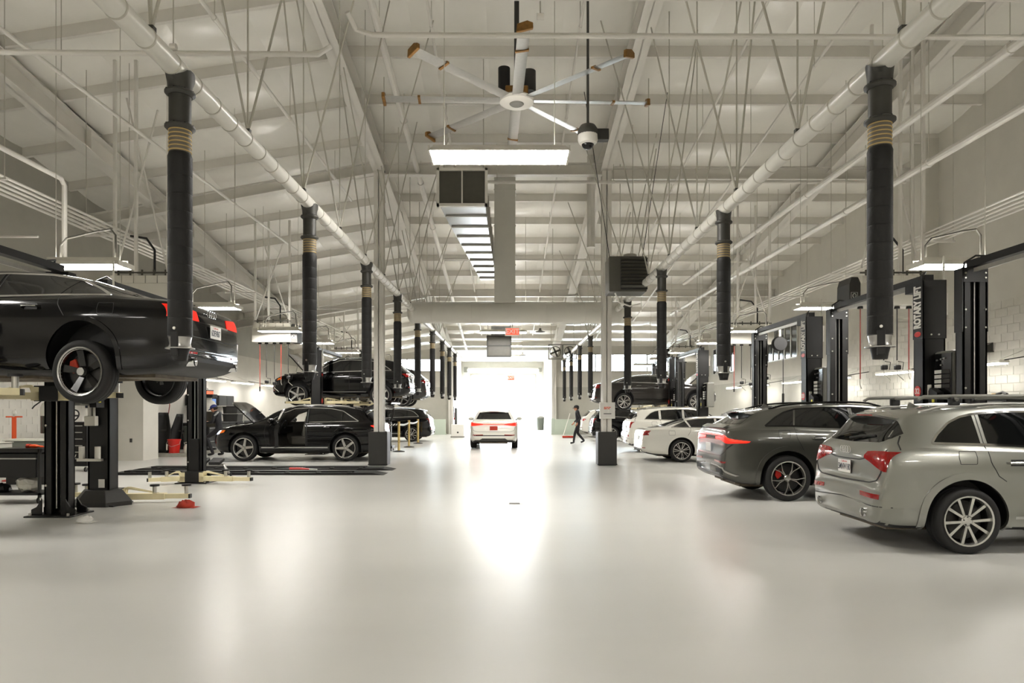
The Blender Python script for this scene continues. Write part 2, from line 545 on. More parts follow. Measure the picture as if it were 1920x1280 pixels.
# cross rafters at the column frames
def xrafter(y, xa, xb, za, zb_, lab):
    b = MB()
    h, w = .34, .22
    for (dz0, dz1, ww) in ((0, .03, w), (h - .03, h, w), (0, h, .02)):
        b.prism([(xa, za + dz0), (xb, zb_ + dz0), (xb, zb_ + dz1), (xa, za + dz1)], y - ww / 2, y + ww / 2, 'y')
    struct(b.build('cross_rafter', M['white_steel'], smooth=False), lab)
xrafter(19.5, XL, CL, 6.75, 8.33, 'sloping white rafter from the left column to the left wall')
xrafter(19.5, CR, XR, 8.12, 8.12, 'level white beam from the right column to the right wall')
xrafter(19.5, CL, CR, 8.25, 8.25, 'level white beam between the two columns')
xrafter(30.5, XL, CL, 5.2, 6.55, 'second sloping rafter further down the left bays')
xrafter(30.5, CL, XR, 6.6, 6.6, 'level white beam further down the hall')
xrafter(11.5, XL, CL, 8.2, 9.5, 'near sloping rafter above the raised black sedan')

# columns with guards
def column(x, y, lab, guard=True, sign=False):
    z1 = roof_z(x, y) - .70
    b = MB(); w, d = .27, .27
    b.bb(-w / 2, w / 2, -d / 2, -d / 2 + .018, 0, z1); b.bb(-w / 2, w / 2, d / 2 - .018, d / 2, 0, z1); b.bb(-.01, .01, -d / 2, d / 2, 0, z1)
    b.bb(-w / 2 - .05, w / 2 + .05, -d / 2 - .05, d / 2 + .05, 0, .02)
    o = struct(b.build('building_column', M['white_steel'], smooth=False, loc=(x, y, 0)), lab)
    return o
column(CL, 19.45, 'white steel column rising from the black guard on the left')
column(CR, 19.45, 'white steel column rising from the black guard with the notice')
column(CL, YE - .2, 'white steel column at the far end of the left line')
column(CR, YE - .2, 'white steel column at the far end of the right line')
for x, lab in ((CL, 'black padded guard round the left column foot'), (CR, 'black padded guard round the column foot under the notice')):
    g = thing('column_guard', lab, 'column guard', (x, 19.45, 0), group='column guards')
    b = MB()
    b.lathe([(.0, 0), (.275, 0), (.285, .02), (.285, .93), (.27, .95), (.17, .95), (.17, .9)], 4)
    b.xform(Matrix.Rotation(PI / 4, 4, 'Z'))
    b.v = [(v[0] * 1.32, v[1] * 1.32, v[2]) for v in b.v]
    b.build('guard_shell', M['charcoal'], g, smooth=False, bevel=.03)
    MB().bb(-.275, .275, -.272, -.266, .02, .05).build('seam', M['dark'], g, smooth=False)
# ------------------------------------------------------------ cars
def pchip(xs, ys):
    xs = np.array(xs, float); ys = np.array(ys, float)
    h = np.diff(xs); d = np.diff(ys) / h
    m = np.zeros(len(xs))
    for i in range(1, len(xs) - 1):
        if d[i - 1] * d[i] > 0:
            w1 = 2 * h[i] + h[i - 1]; w2 = h[i] + 2 * h[i - 1]
            m[i] = (w1 + w2) / (w1 / d[i - 1] + w2 / d[i])
    m[0] = d[0]; m[-1] = d[-1]
    def f(x):
        x = min(max(x, xs[0]), xs[-1])
        i = min(max(int(np.searchsorted(xs, x) - 1), 0), len(xs) - 2)
        t = (x - xs[i]) / h[i]
        return float((2 * t ** 3 - 3 * t ** 2 + 1) * ys[i] + (t ** 3 - 2 * t ** 2 + t) * h[i] * m[i] + (-2 * t ** 3 + 3 * t ** 2) * ys[i + 1] + (t ** 3 - t ** 2) * h[i] * m[i + 1])
    return f
def curve(pts): return pchip([p[0] for p in pts], [p[1] for p in pts])
def catmull(P, per):
    P = [np.array(p, float) for p in P]; out = []
    n = len(P)
    for i in range(n - 1):
        p0 = P[i - 1] if i > 0 else 2 * P[0] - P[1]
        p1, p2 = P[i], P[i + 1]
        p3 = P[i + 2] if i + 2 < n else 2 * P[-1] - P[-2]
        for k in range(per):
            t = k / per
            q = 0.5 * ((2 * p1) + (-p0 + p2) * t + (2 * p0 - 5 * p1 + 4 * p2 - p3) * t * t + (-p0 + 3 * p1 - 3 * p2 + p3) * t ** 3)
            lo = np.minimum(p1, p2) - .012; hi = np.maximum(p1, p2) + .012
            out.append(np.clip(q, lo, hi))
    out.append(P[-1])
    return out

SPEC = {}
SPEC['q5'] = dict(wb=2.81, wr=.365, ra=.452, track=.80, xr=-.95, xf=3.68, W=.945,
    zt=[(-.95, .66), (-.94, .74), (-.905, .785), (-.885, .95), (-.85, 1.12), (-.80, 1.21), (-.56, 1.50), (-.52, 1.545), (-.40, 1.585), (0, 1.625), (.7, 1.655), (1.3, 1.645), (1.75, 1.58), (2.1, 1.44), (2.5, 1.20), (2.65, 1.13), (3.0, 1.08), (3.4, .99), (3.6, .86), (3.68, .70)],
    zb=[(-.95, .36), (-.9, .30), (-.7, .255), (-.3, .25), (3.3, .23), (3.6, .28), (3.68, .36)],
    Wp=[(-.95, .72), (-.93, .79), (-.88, .845), (-.75, .885), (-.5, .915), (0, .943), (.6, .935), (2.2, .935), (2.8, .94), (3.2, .91), (3.45, .83), (3.6, .72), (3.68, .6)],
    zsh=[(-.95, 1.13), (-.3, 1.15), (1.0, 1.12), (2.4, 1.06), (3.68, .98)], zcr=[(-.95, 1.0), (0, 1.01), (2.5, .95), (3.68, .86)],
    wr_=[(-.95, .62), (-.5, .645), (.6, .66), (1.6, .64), (2.3, .62), (3.68, .6)])
SPEC['q8'] = dict(wb=3.0, wr=.395, ra=.475, track=.845, xr=-1.10, xf=3.92, W=1.0,
    zt=[(-1.10, .70), (-1.09, .80), (-1.06, .95), (-1.05, 1.10), (-1.03, 1.20), (-.99, 1.265), (-.90, 1.30), (-.52, 1.51), (-.46, 1.555), (-.36, 1.585), (.0, 1.645), (.6, 1.70), (1.2, 1.71), (1.7, 1.68), (2.1, 1.58), (2.65, 1.30), (2.85, 1.22), (3.3, 1.15), (3.65, 1.05), (3.85, .92), (3.92, .75)],
    zb=[(-1.10, .42), (-1.0, .36), (-.7, .28), (-.3, .26), (3.4, .24), (3.8, .3), (3.92, .38)],
    Wp=[(-1.10, .78), (-1.08, .85), (-1.0, .905), (-.8, .945), (-.4, .985), (0, 1.0), (.6, .98), (2.3, .98), (3.0, .995), (3.4, .965), (3.7, .86), (3.85, .74), (3.92, .64)],
    zsh=[(-1.10, 1.20), (-.3, 1.23), (1.0, 1.20), (2.5, 1.14), (3.92, 1.05)], zcr=[(-1.10, 1.05), (0, 1.10), (2.5, 1.03), (3.92, .92)],
    wr_=[(-1.1, .68), (-.5, .675), (.6, .69), (1.7, .67), (2.4, .66), (3.92, .66)])
SPEC['sedan'] = dict(wb=3.08, wr=.36, ra=.43, track=.82, xr=-1.22, xf=4.02, W=.97,
    zt=[(-1.22, .60), (-1.205, .76), (-1.18, .90), (-1.15, 1.0), (-1.09, 1.055), (-.8, 1.095), (-.52, 1.125), (-.2, 1.235), (.3, 1.375), (.8, 1.445), (1.3, 1.465), (1.8, 1.435), (2.2, 1.33), (2.7, 1.11), (2.85, 1.055), (3.3, 1.0), (3.7, .90), (3.92, .76), (4.02, .62)],
    zb=[(-1.22, .36), (-1.1, .28), (-.8, .22), (-.3, .20), (3.5, .19), (3.9, .24), (4.02, .32)],
    Wp=[(-1.22, .70), (-1.2, .77), (-1.12, .845), (-.9, .90), (-.5, .94), (0, .968), (.7, .96), (2.2, .96), (3.0, .965), (3.4, .94), (3.75, .83), (3.93, .70), (4.02, .58)],
    zsh=[(-1.22, 1.02), (-.3, 1.04), (1.0, 1.03), (2.6, .98), (4.02, .88)], zcr=[(-1.22, .92), (0, .93), (2.5, .88), (4.02, .78)],
    wr_=[(-1.22, .7), (-.5, .66), (.3, .60), (1.6, .60), (2.4, .60), (4.02, .6)])
SPEC['etron'] = dict(wb=2.95, wr=.385, ra=.46, track=.83, xr=-1.0, xf=3.91, W=.967,
    zt=[(-1.0, .66), (-.99, .76), (-.965, .90), (-.95, 1.03), (-.91, 1.12), (-.84, 1.165), (-.55, 1.40), (-.42, 1.50), (-.34, 1.535), (-.2, 1.56), (.3, 1.605), (.9, 1.635), (1.4, 1.625), (1.85, 1.55), (2.2, 1.42), (2.65, 1.17), (2.8, 1.11), (3.2, 1.06), (3.6, .97), (3.82, .85), (3.91, .68)],
    zb=[(-1.0, .40), (-.93, .34), (-.7, .27), (-.3, .24), (3.4, .23), (3.8, .28), (3.91, .36)],
    Wp=[(-1.0, .74), (-.985, .81), (-.92, .865), (-.75, .91), (-.4, .95), (0, .967), (.6, .957), (2.3, .957), (2.9, .965), (3.3, .935), (3.65, .83), (3.83, .71), (3.91, .6)],
    zsh=[(-1.0, 1.08), (-.3, 1.10), (1.0, 1.08), (2.5, 1.03), (3.91, .95)], zcr=[(-1.0, .95), (0, .98), (2.5, .93), (3.91, .84)],
    wr_=[(-1.0, .66), (-.5, .655), (.4, .65), (1.7, .63), (2.4, .62), (3.91, .6)])

def sections(sp):
    fz, fb, fw, fs, fc, fr = (curve(sp[k]) for k in ('zt', 'zb', 'Wp', 'zsh', 'zcr', 'wr_'))
    # stations evenly spaced along the roof-line curve
    fine = np.linspace(sp['xr'], sp['xf'], 1600)
    zz = np.array([fz(x) for x in fine]); ww = np.array([fw(x) for x in fine])
    sl = np.concatenate([[0], np.cumsum(np.sqrt(np.diff(fine) ** 2 + np.diff(zz) ** 2 + np.diff(ww) ** 2))])
    xs = np.interp(np.linspace(0, sl[-1], 110), sl, fine)
    rows = []
    for x in xs:
        zt, zb, w, zs0, zc0, wr = fz(x), fb(x), fw(x), fs(x), fc(x), fr(x)
        zsh = min(zs0, zt - .05)
        zcr = min(zc0, zsh - .25 * (zsh - zb))
        H = zcr - zb
        h = zt - zsh
        g = min(max((h - .06) / .26, 0), 1); g = g * g * (3 - 2 * g)
        full = [(w - .085, zsh + .03), (wr + (w - .085 - wr) * .45, zsh + .55 * (h - .03)), (wr, zt - .075), (wr - .07, zt - .028), (wr * .55, zt - .006), (0, zt)]
        none = [(w - .075, zsh + .2 * h), (w - .11, zsh + .45 * h), (w - .17, zsh + .66 * h), (w - .28, zsh + .85 * h), (w * .42, zsh + .97 * h), (0, zt)]
        up = [tuple(np.array(a) * g + np.array(c) * (1 - g)) for a, c in zip(full, none)]
        low = [(0, zb), (.5 * w, zb), (w - .16, zb + .005), (w - .055, zb + .12 * H), (w - .016, zb + .34 * H), (w - .018, zb + .7 * H), (w, zcr), (w - .018, zcr + .6 * (zsh - zcr)), (w - .05, zsh)]
        rows.append([(x, p[0], p[1]) for p in catmull(low + up, 3)])
    return rows

def body_mesh(kind, extra=None, mats=None):
    sp = SPEC[kind]
    rows = sections(sp)
    nS, nP = len(rows), len(rows[0])
    bm = bmesh.new()
    grid = []
    for r in rows:
        ring = []
        for j in range(nP): ring.append(bm.verts.new((r[j][0], r[j][1], r[j][2])))
        for j in range(nP - 2, 0, -1): ring.append(bm.verts.new((r[j][0], -r[j][1], r[j][2])))
        grid.append(ring)
    N = len(grid[0])
    for i in range(nS - 1):
        for j in range(N):
            k = (j + 1) % N
            bm.faces.new((grid[i][j], grid[i + 1][j], grid[i + 1][k], grid[i][k]))
    for ring in (grid[0], grid[-1]):
        for j in range(nP - 1):
            a, b_ = ring[j], ring[j + 1]
            c = ring[(N - j - 1) % N] if j + 1 < nP - 1 else ring[nP - 1]
            d = ring[(N - j) % N]
            vs = []
            for v in (a, b_, c, d):
                if v not in vs: vs.append(v)
            if len(vs) >= 3: bm.faces.new(vs)
    bmesh.ops.recalc_face_normals(bm, faces=bm.faces)
    for f in bm.faces:
        f.smooth = True
        if f.normal.z < -.75 and f.calc_center_median().z < .5: f.material_index = 1
    me = bpy.data.meshes.new('car_body'); bm.to_mesh(me); bm.free()
    for m in (M['blackgloss'], M['dark'], M['cabin']): me.materials.append(m)
    full = BVHTree.FromPolygons([v.co.copy() for v in me.vertices], [tuple(p.vertices) for p in me.polygons])
    # wheel wells
    o = bpy.data.objects.new('tmp_body', me); COL.objects.link(o)
    cut = MB()
    for x in (0, sp['wb']):
        for s in (-1, 1):
            cut.cyl((x, s * (sp['W'] - .33), sp['wr'] + .01), (x, s * (sp['W'] + .2), sp['wr'] + .01), sp['ra'], 40)
    cme = cut.mesh('cut', [M['blackgloss'], M['dark']])
    for p in cme.polygons: p.material_index = 1
    co = bpy.data.objects.new('tmp_cut', cme); COL.objects.link(co)
    mod = o.modifiers.new('b', 'BOOLEAN'); mod.object = co; mod.operation = 'DIFFERENCE'; mod.solver = 'MANIFOLD'
    objs = [co]
    if extra:
        for (poly, y0, y1) in extra:
            c2 = MB().prism(poly, y0, y1, 'y').mesh('cut', [M['blackgloss'], M['dark'], M['cabin']], False)
            for p in c2.polygons: p.material_index = 2
            o2 = bpy.data.objects.new('tmp_cut', c2); COL.objects.link(o2); objs.append(o2)
            m2 = o.modifiers.new('b2', 'BOOLEAN'); m2.object = o2; m2.operation = 'DIFFERENCE'; m2.solver = 'MANIFOLD'
    dg = bpy.context.evaluated_depsgraph_get()
    out = bpy.data.meshes.new_from_object(o.evaluated_get(dg))
    for q in objs + [o]: bpy.data.objects.remove(q)
    out.name = 'car_body'
    bm = bmesh.new(); bm.from_mesh(out)
    for f in bm.faces: f.smooth = True
    for e in bm.edges:
        if len(e.link_faces) == 2 and (e.calc_face_angle(0) > R(38) or e.link_faces[0].material_index != e.link_faces[1].material_index): e.smooth = False
    bm.to_mesh(out); bm.free()
    return out, full

def resample(pts, n):
    P = np.array(pts, float)
    s = np.concatenate([[0], np.cumsum(np.sqrt((np.diff(P, axis=0) ** 2).sum(1)))])
    t = np.linspace(0, s[-1], n)
    return np.stack([np.interp(t, s, P[:, k]) for k in range(P.shape[1])], 1)

def patch(bvh, lower, upper, view, sgn=1, off=.004, nu=16, nv=6, depth=.012):
    """a lid that follows the body: lower/upper are 2D polylines, (x,z) for side, (y,z) for rear/front, (x,y) for top"""
    L = resample(lower, nu + 1); U = resample(upper, nu + 1)
    top = []; bot = []
    for i in range(nu + 1):
        for j in range(nv + 1):
            a, b_ = L[i] * (1 - j / nv) + U[i] * (j / nv)
            if view == 'side': o, d = Vector((a, sgn * 3, b_)), Vector((0, -sgn, 0))
            elif view == 'rear': o, d = Vector((-4, a, b_)), Vector((1, 0, 0))
            elif view == 'front': o, d = Vector((8, a, b_)), Vector((-1, 0, 0))
            else: o, d = Vector((a, b_, 4)), Vector((0, 0, -1))
            loc, nrm, _, _ = bvh.ray_cast(o, d)
            if loc is None or (view == 'side' and abs(loc.y) < .3):
                mid = Vector((a, sgn * .9, b_)) if view == 'side' else (Vector((-1, a, b_)) if view == 'rear' else Vector((3.7, a, b_)))
                loc, nrm, _, _ = bvh.find_nearest(mid)
            if nrm.dot(d) > 0: nrm = -nrm
            top.append(loc + nrm * off); bot.append(loc - nrm * depth)
    S = (nv + 1); fs = []
    n = len(top)
    for i in range(nu):
        for j in range(nv):
            a = i * S + j
            fs.append((a, a + S, a + S + 1, a + 1))
    edge = [i * S for i in range(nu + 1)] + [nu * S + j for j in range(1, S)] + [i * S + nv for i in range(nu - 1, -1, -1)] + [j for j in range(nv - 1, 0, -1)]
    for k in range(len(edge)):
        a, b_ = edge[k], edge[(k + 1) % len(edge)]
        fs.append((a, b_, b_ + n, a + n))
    return MB().add(top + bot, fs)
def offset_line(pts, w):
    P = np.array(pts, float); n = len(P); Lf = []; Rt = []
    for i in range(n):
        t = P[min(i + 1, n - 1)] - P[max(i - 1, 0)]
        t = t / (np.linalg.norm(t) + 1e-9); nn = np.array([-t[1], t[0]])
        Lf.append(P[i] + nn * w / 2); Rt.append(P[i] - nn * w / 2)
    return Lf, Rt
def ribbon(bvh, pts, w, view, sgn=1, off=.003, nu=None, nv=1, depth=.006):
    pts = resample(pts, nu or max(8, int(len(pts) * 6)))
    a, b_ = offset_line(pts, w)
    return patch(bvh, a, b_, view, sgn, off, len(pts) - 1, nv, depth)

# rims: built facing +y (outside), centre at the origin
def rim_mesh(style, r):
    rr = r * .735
    b = MB()
    b.cur = 0      # silver
    b.lathe([(rr - .012, -.13), (rr, -.12), (rr, .095), (rr + .012, .105), (rr + .010, .112), (rr - .008, .108), (rr - .014, .085), (rr - .016, .04)], 40, axis='y')
    b.cur = 1; b.lathe([(rr - .016, .04), (rr - .02, -.1)], 40, axis='y'); b.cur = 0
    def spoke(a, wi, wo, r0, r1, y0, y1, th=.03, skew=0.0):
        # tapered bar from radius r0 to r1
        st = len(b.v)
        pts = []
        for (rad, w, y, da) in ((r0, wi, y0, 0), (r1, wo, y1, skew)):
            c, s_ = math.cos(a + da), math.sin(a + da)
            for q in (-1, 1):
                for yy in (y, y - th):
                    pts.append((rad * c - q * w / 2 * s_, yy, rad * s_ + q * w / 2 * c))
        b.add(pts, [(0, 2, 6, 4), (1, 5, 7, 3), (0, 4, 5, 1), (2, 3, 7, 6), (0, 1, 3, 2), (4, 6, 7, 5)])
    if style == 'ten':
        for k in range(5):
            a = 2 * PI * k / 5 + PI / 2
            for s_ in (-1, 1): spoke(a + s_ * .16, .026, .032, .06, rr - .008, .075, .085, .03, s_ * .14)
    elif style == 'five':
        for k in range(5):
            a = 2 * PI * k / 5 + PI / 2
            spoke(a, .075, .060, .05, rr - .01, .07, .09, .035)
            spoke(a, .02, .018, .05, rr - .01, .078, .097, .02)
    elif style == 'blade':
        for k in range(5):
            a = 2 * PI * k / 5 + PI / 2 + .2
            spoke(a, .055, .085, .04, rr - .02, .02, .055, .05)
    elif style == 'wye':
        for k in range(5):
            a = 2 * PI * k / 5 + PI / 2
            for s_ in (-1, 1):
                spoke(a + s_ * .05, .018, .018, .05, rr * .55, .07, .078, .02, s_ * .05)
                spoke(a + s_ * .10, .017, .015, rr * .54, rr - .005, .078, .088, .02, s_ * .17)
    elif style == 'multi':
        for k in range(7):
            a = 2 * PI * k / 7 + PI / 2
            for s_ in (-1, 1): spoke(a + s_ * .12, .02, .022, .05, rr - .01, .075, .085, .025, s_ * .02 + .12)
    b.lathe([(0, .088), (.05, .085), (.062, .07), (.066, .03)], 20, axis='y')
    b.cur = 1      # dark backing: brake disc and barrel
    b.lathe([(.02, -.02), (rr - .05, -.025), (rr - .03, -.05)], 32, axis='y')
    b.cur = 2
    b.lathe([(.05, -.008), (rr * .70, -.008), (rr * .70, -.018)], 32, axis='y')
    for k in range(5):
        a = 2 * PI * k / 5 + PI / 2 + PI / 5
        b.cyl((.045 * math.cos(a), .075, .045 * math.sin(a)), (.045 * math.cos(a), .09, .045 * math.sin(a)), .008, 6)
    return b
def tyre_mesh(r, w=.245):
    rr = r * .735
    h = w / 2
    b = MB()
    b.lathe([(rr, -h * .85), (rr + .02, -h * .97), ((rr + r) / 2, -h), (r - .02, -h * .94), (r - .004, -h * .8), (r, -h * .55), (r - .006, -h * .5), (r, -h * .45), (r, -.025), (r - .007, -.012), (r, 0), (r, h * .42), (r - .006, h * .47), (r, h * .52), (r - .004, h * .8), (r - .02, h * .94), ((rr + r) / 2, h), (rr + .02, h * .97), (rr, h * .85)], 48, axis='y')
    return b
_RIMC = {}
def wheel(parent, x, y, z, r, style, rimmats, side, rot=0.0, steer=0.0):
    key = (style, round(r, 3), tuple(m.name for m in rimmats))
    if key not in _RIMC:
        _RIMC[key] = (tyre_mesh(r).mesh('wheel', M['rubber'], True, 50), rim_mesh(style, r).mesh('rim', rimmats, True, 30))
    t, rm = _RIMC[key]
    w = link('wheel', t, parent, (x, y, z))
    w.rotation_euler = (0, 0, steer + (0 if side > 0 else PI))
    q = link('rim', rm, w)
    q.location = (0, .012, 0)
    q.rotation_euler = (0, rot, 0)
    return w

def paint(name, col, flake=0.0, metal=0.0, rough=.25, coat=1.0, spec=.5):
    return mat(name, col, rough, metal=metal, coat=coat, spec=spec)
P_SILVER = paint('silver_grey_paint', '8b8b84', metal=.75, rough=.32)
P_GREY = paint('dark_grey_paint', '4e4e48', metal=.6, rough=.3)
P_BLACK = paint('black_paint', '060607', metal=.0, rough=.15, coat=.55, spec=.25)
P_WHITE = paint('white_car_paint', 'd6d4cb', metal=.0, rough=.3)
P_BRONZE = paint('dark_bronze_paint', '2d2926', metal=.5, rough=.3)
RIM_SILVER = [mat('rim_silver', 'c6c5c0', .25, metal=.85), M['dark'], mat('brake_disc', '3a3937', .4, metal=.8)]
RIM_TWO = [mat('rim_bright_face', 'cfcdc6', .22, metal=.9), M['dark'], mat('brake_disc', '6a6864', .35, metal=.8)]
RIM_BLACK = [mat('rim_black', '171615', .2), M['dark'], mat('brake_disc', '6a6864', .35, metal=.8)]

def ring_emblem(parent, loc, r, rz=PI, tilt=0.0, n=4):
    for k in range(n):
        b = MB()
        y = (k - (n - 1) / 2) * r * 1.42
        b.tube([(loc[0] - .004, loc[1] + y + r * math.cos(2 * PI * q / 18), loc[2] + r * math.sin(2 * PI * q / 18)) for q in range(18)], r * .13, 6, closed=True)
        b.build('emblem_ring', M['chrome'], parent)

# outlines (x,z) of side glass per type: list of (name, lower line, upper line)
GLASS = {}
GLASS['q5'] = [
    ('quarter_window', [(-.34, 1.215), (.19, 1.20)], [(-.34, 1.225), (-.26, 1.31), (-.10, 1.44), (.05, 1.505), (.19, 1.535)]),
    ('side_window', [(.27, 1.20), (1.05, 1.165)], [(.27, 1.545), (.6, 1.565), (1.05, 1.565)]),
    ('side_window', [(1.13, 1.16), (2.22, 1.11)], [(1.13, 1.565), (1.5, 1.55), (1.75, 1.48), (2.0, 1.34), (2.22, 1.14)])]
GLASS['q8'] = [
    ('quarter_window', [(-.36, 1.30), (.12, 1.30)], [(-.36, 1.31), (-.16, 1.44), (.02, 1.535), (.20, 1.585)]),
    ('side_window', [(.15, 1.30), (1.15, 1.27)], [(.235, 1.595), (.7, 1.62), (1.15, 1.625)]),
    ('side_window', [(1.22, 1.265), (2.35, 1.21)], [(1.22, 1.625), (1.6, 1.60), (1.9, 1.50), (2.15, 1.36), (2.35, 1.23)])]
GLASS['sedan'] = [
    ('quarter_window', [(-.30, 1.10), (.28, 1.10)], [(-.30, 1.105), (-.1, 1.19), (.18, 1.305)]),
    ('side_window', [(.34, 1.10), (1.12, 1.085)], [(.24, 1.325), (.6, 1.375), (1.12, 1.39)]),
    ('side_window', [(1.19, 1.08), (2.4, 1.035)], [(1.19, 1.39), (1.6, 1.37), (1.95, 1.28), (2.4, 1.05)])]
GLASS['etron'] = [
    ('quarter_window', [(-.36, 1.155), (.12, 1.15)], [(-.36, 1.165), (-.14, 1.31), (.06, 1.44)]),
    ('side_window', [(.18, 1.15), (1.08, 1.125)], [(.12, 1.465), (.5, 1.52), (1.08, 1.54)]),
    ('side_window', [(1.15, 1.12), (2.3, 1.08)], [(1.15, 1.54), (1.5, 1.515), (1.9, 1.36), (2.3, 1.10)])]
DLO = {k: ([v[0][1][0]] + v[0][2][1:] + v[1][2] + v[2][2][:-1] + [v[2][1][-1]] + [v[2][1][0], v[1][1][0], v[0][1][0]]) for k, v in GLASS.items()}

def arc(cx, cz, r, a0, a1, n=24):
    return [(cx + r * math.cos(R(a0 + (a1 - a0) * i / n)), cz + r * math.sin(R(a0 + (a1 - a0) * i / n))) for i in range(n + 1)]

LIB = {}
def car_lib(kind, variant=''):
    """list of (part name, mesh, material key, parent part index or None)"""
    key = kind + variant
    if key in LIB: return LIB[key]
    sp = SPEC[kind]
    extra = None
    if variant == 'open':
        extra = [([(1.16, .42), (2.12, .42), (2.2, .62), (2.2, 1.09), (1.86, 1.36), (1.5, 1.49), (1.18, 1.52)], -.62, 1.3),
                 ([(1.25, 1.14), (2.1, 1.11), (1.86, 1.34), (1.5, 1.46), (1.25, 1.48)], -1.3, 1.3)]
    me, bvh = body_mesh(kind, extra)
    parts = [('body', me, 'PAINT', None)]
    def add(nm, mb, m, par=None, sm=True, ang=35):
        parts.append((nm, mb.mesh(nm, M[m] if isinstance(m, str) and m in M else (M['dark'] if isinstance(m, str) else m), sm, ang), m, par)); return len(parts) - 1
    W_ = sp['W']
    for s in (1, -1):
        for gi, (nm, lo, up) in enumerate(GLASS[kind]):
            if variant == 'open' and gi == 2: continue
            add(nm, patch(bvh, lo, up, 'side', s, .004, 20, 8), 'glass')
        if not (variant == 'open'):
            add('window_trim', ribbon(bvh, DLO[kind], .022, 'side', s, .007, 120), 'blackgloss' if kind == 'q8' else 'chrome')
        # door seams
        if kind == 'q5': seams = [[(.23, 1.55), (.225, 1.2), (.25, 1.0), (.33, .86), (.42, .80)], [(1.09, 1.56), (1.09, 1.1), (1.07, .45)], [(2.24, 1.1), (2.26, .8), (2.2, .45)]]
        elif kind == 'q8': seams = [[(.13, 1.29), (.15, 1.1), (.27, .88), (.36, .80)], [(1.18, 1.6), (1.18, 1.1), (1.16, .45)], [(2.37, 1.2), (2.4, .8), (2.32, .45)]]
        elif kind == 'sedan': seams = [[(.31, 1.10), (.29, .98), (.2, .85), (.08, .62), (.45, .42)][:3], [(1.155, 1.39), (1.155, .9), (1.13, .36)], [(2.42, 1.04), (2.45, .8), (2.38, .36)]]
        else: seams = [[(.14, 1.46), (.14, 1.1), (.25, .92), (.36, .83)], [(1.115, 1.53), (1.115, 1.0), (1.1, .45)], [(2.32, 1.08), (2.35, .8), (2.28, .45)]]
        for sm in seams: add('door_seam', ribbon(bvh, sm, .009, 'side', s, .002, 24), 'dark')
        # handles
        hz = {'q5': 1.005, 'q8': 1.09, 'sedan': .955, 'etron': .99}[kind]
        for hx in ((.42, 1.28) if kind != 'sedan' else (.5, 1.32)):
            if variant == 'open' and hx > 1 and s > 0: continue
            hm = MB(); yy = None
            loc, n_, _, _ = bvh.ray_cast(Vector((hx + .12, s * 3, hz)), Vector((0, -s, 0)))
            yy = loc.y
            hm.tube([(hx + .0, yy - s * .005, hz), (hx + .02, yy + s * .03, hz), (hx + .12, yy + s * .042, hz + .002), (hx + .22, yy + s * .03, hz), (hx + .24, yy - s * .005, hz)], [.012, .015, .017, .015, .012], 8)
            k = add('door_handle', hm, 'PAINT')
            add('handle_strip', MB().tube([(hx + .03, yy + s * .046, hz + .004), (hx + .12, yy + s * .058, hz + .006), (hx + .21, yy + s * .046, hz + .004)], .006, 6), 'chrome', k)
            parts.append(('handle_recess', patch(bvh, [(hx + .04, hz - .035), (hx + .2, hz - .035)], [(hx + .05, hz + .035), (hx + .19, hz + .035)], 'side', s, .0015, 8, 4).mesh('handle_recess', M['dark']), 'dark', None))
        # wheel arch lips
        for cx in (0, sp['wb']):
            zc = sp['wr'] + .01
            add('wheel_arch_lip', patch(bvh, arc(cx, zc, sp['ra'] - .004, 195, -15, 36), arc(cx, zc, sp['ra'] + (.075 if kind in ('q8', 'q5') else .05), 195, -15, 36), 'side', s, .012, 40, 4, .02), 'PAINT')
        # sill strip
        add('sill_strip', ribbon(bvh, [(sp['ra'] + .03, .40), (sp['wb'] - sp['ra'] - .03, .40)], .03 if kind != 'sedan' else .02, 'side', s, .006, 24), 'alu' if kind in ('etron', 'q5') else 'blackgloss')
        # mirrors
        mx = {'q5': 2.08, 'q8': 2.2, 'sedan': 2.2, 'etron': 2.12}[kind]; mz = {'q5': 1.2, 'q8': 1.32, 'sedan': 1.12, 'etron': 1.17}[kind]
        mb = MB(); mb.sphere((mx, s * (W_ + .085), mz), .115, 14, 10, (.75, 1.15, .72))
        k = add('wing_mirror', mb, 'PAINT')
        add('mirror_arm', MB().cyl((mx + .02, s * (W_ - .14), mz - .07), (mx, s * (W_ + .02), mz - .03), .03, 8), 'dark', k)
        # fuel flap
        if s < 0 or kind == 'sedan':
            fx, fz_ = {'q5': (.0, 1.06), 'q8': (-.06, 1.16), 'sedan': (-.3, .93), 'etron': (-.1, 1.02)}[kind]
            add('fuel_flap', ribbon(bvh, [(fx - .09, fz_ - .07), (fx + .09, fz_ - .07), (fx + .1, fz_), (fx + .09, fz_ + .07), (fx - .09, fz_ + .07), (fx - .1, fz_), (fx - .09, fz_ - .07)], .006, 'side', s, .002, 50), 'dark')
    # roof rails
    if kind in ('q5', 'q8', 'etron'):
        frz = curve(sp['zt'])
        for s in (1, -1):
            pts = []
            x0, x1 = {'q5': (-.35, 1.7), 'q8': (-.2, 1.8), 'etron': (-.2, 1.65)}[kind]
            for i in range(19):
                x = x0 + (x1 - x0) * i / 18
                e = min(i, 18 - i)
                loc, n_, _, _ = bvh.ray_cast(Vector((x, s * .60, 4)), Vector((0, 0, -1)))
                pts.append((x, s * .60, loc.z + (.035 if e > 1 else .005 + .012 * e)))
            add('roof_rail', MB().tube(pts, .017, 8), 'alu' if kind != 'q8' else 'blackgloss')
    # windscreen
    g = {'q5': ((1.78, 2.48), (.60, .70)), 'q8': ((1.82, 2.62), (.62, .74)), 'sedan': ((1.72, 2.66), (.56, .70)), 'etron': ((1.7, 2.6), (.58, .70))}[kind]
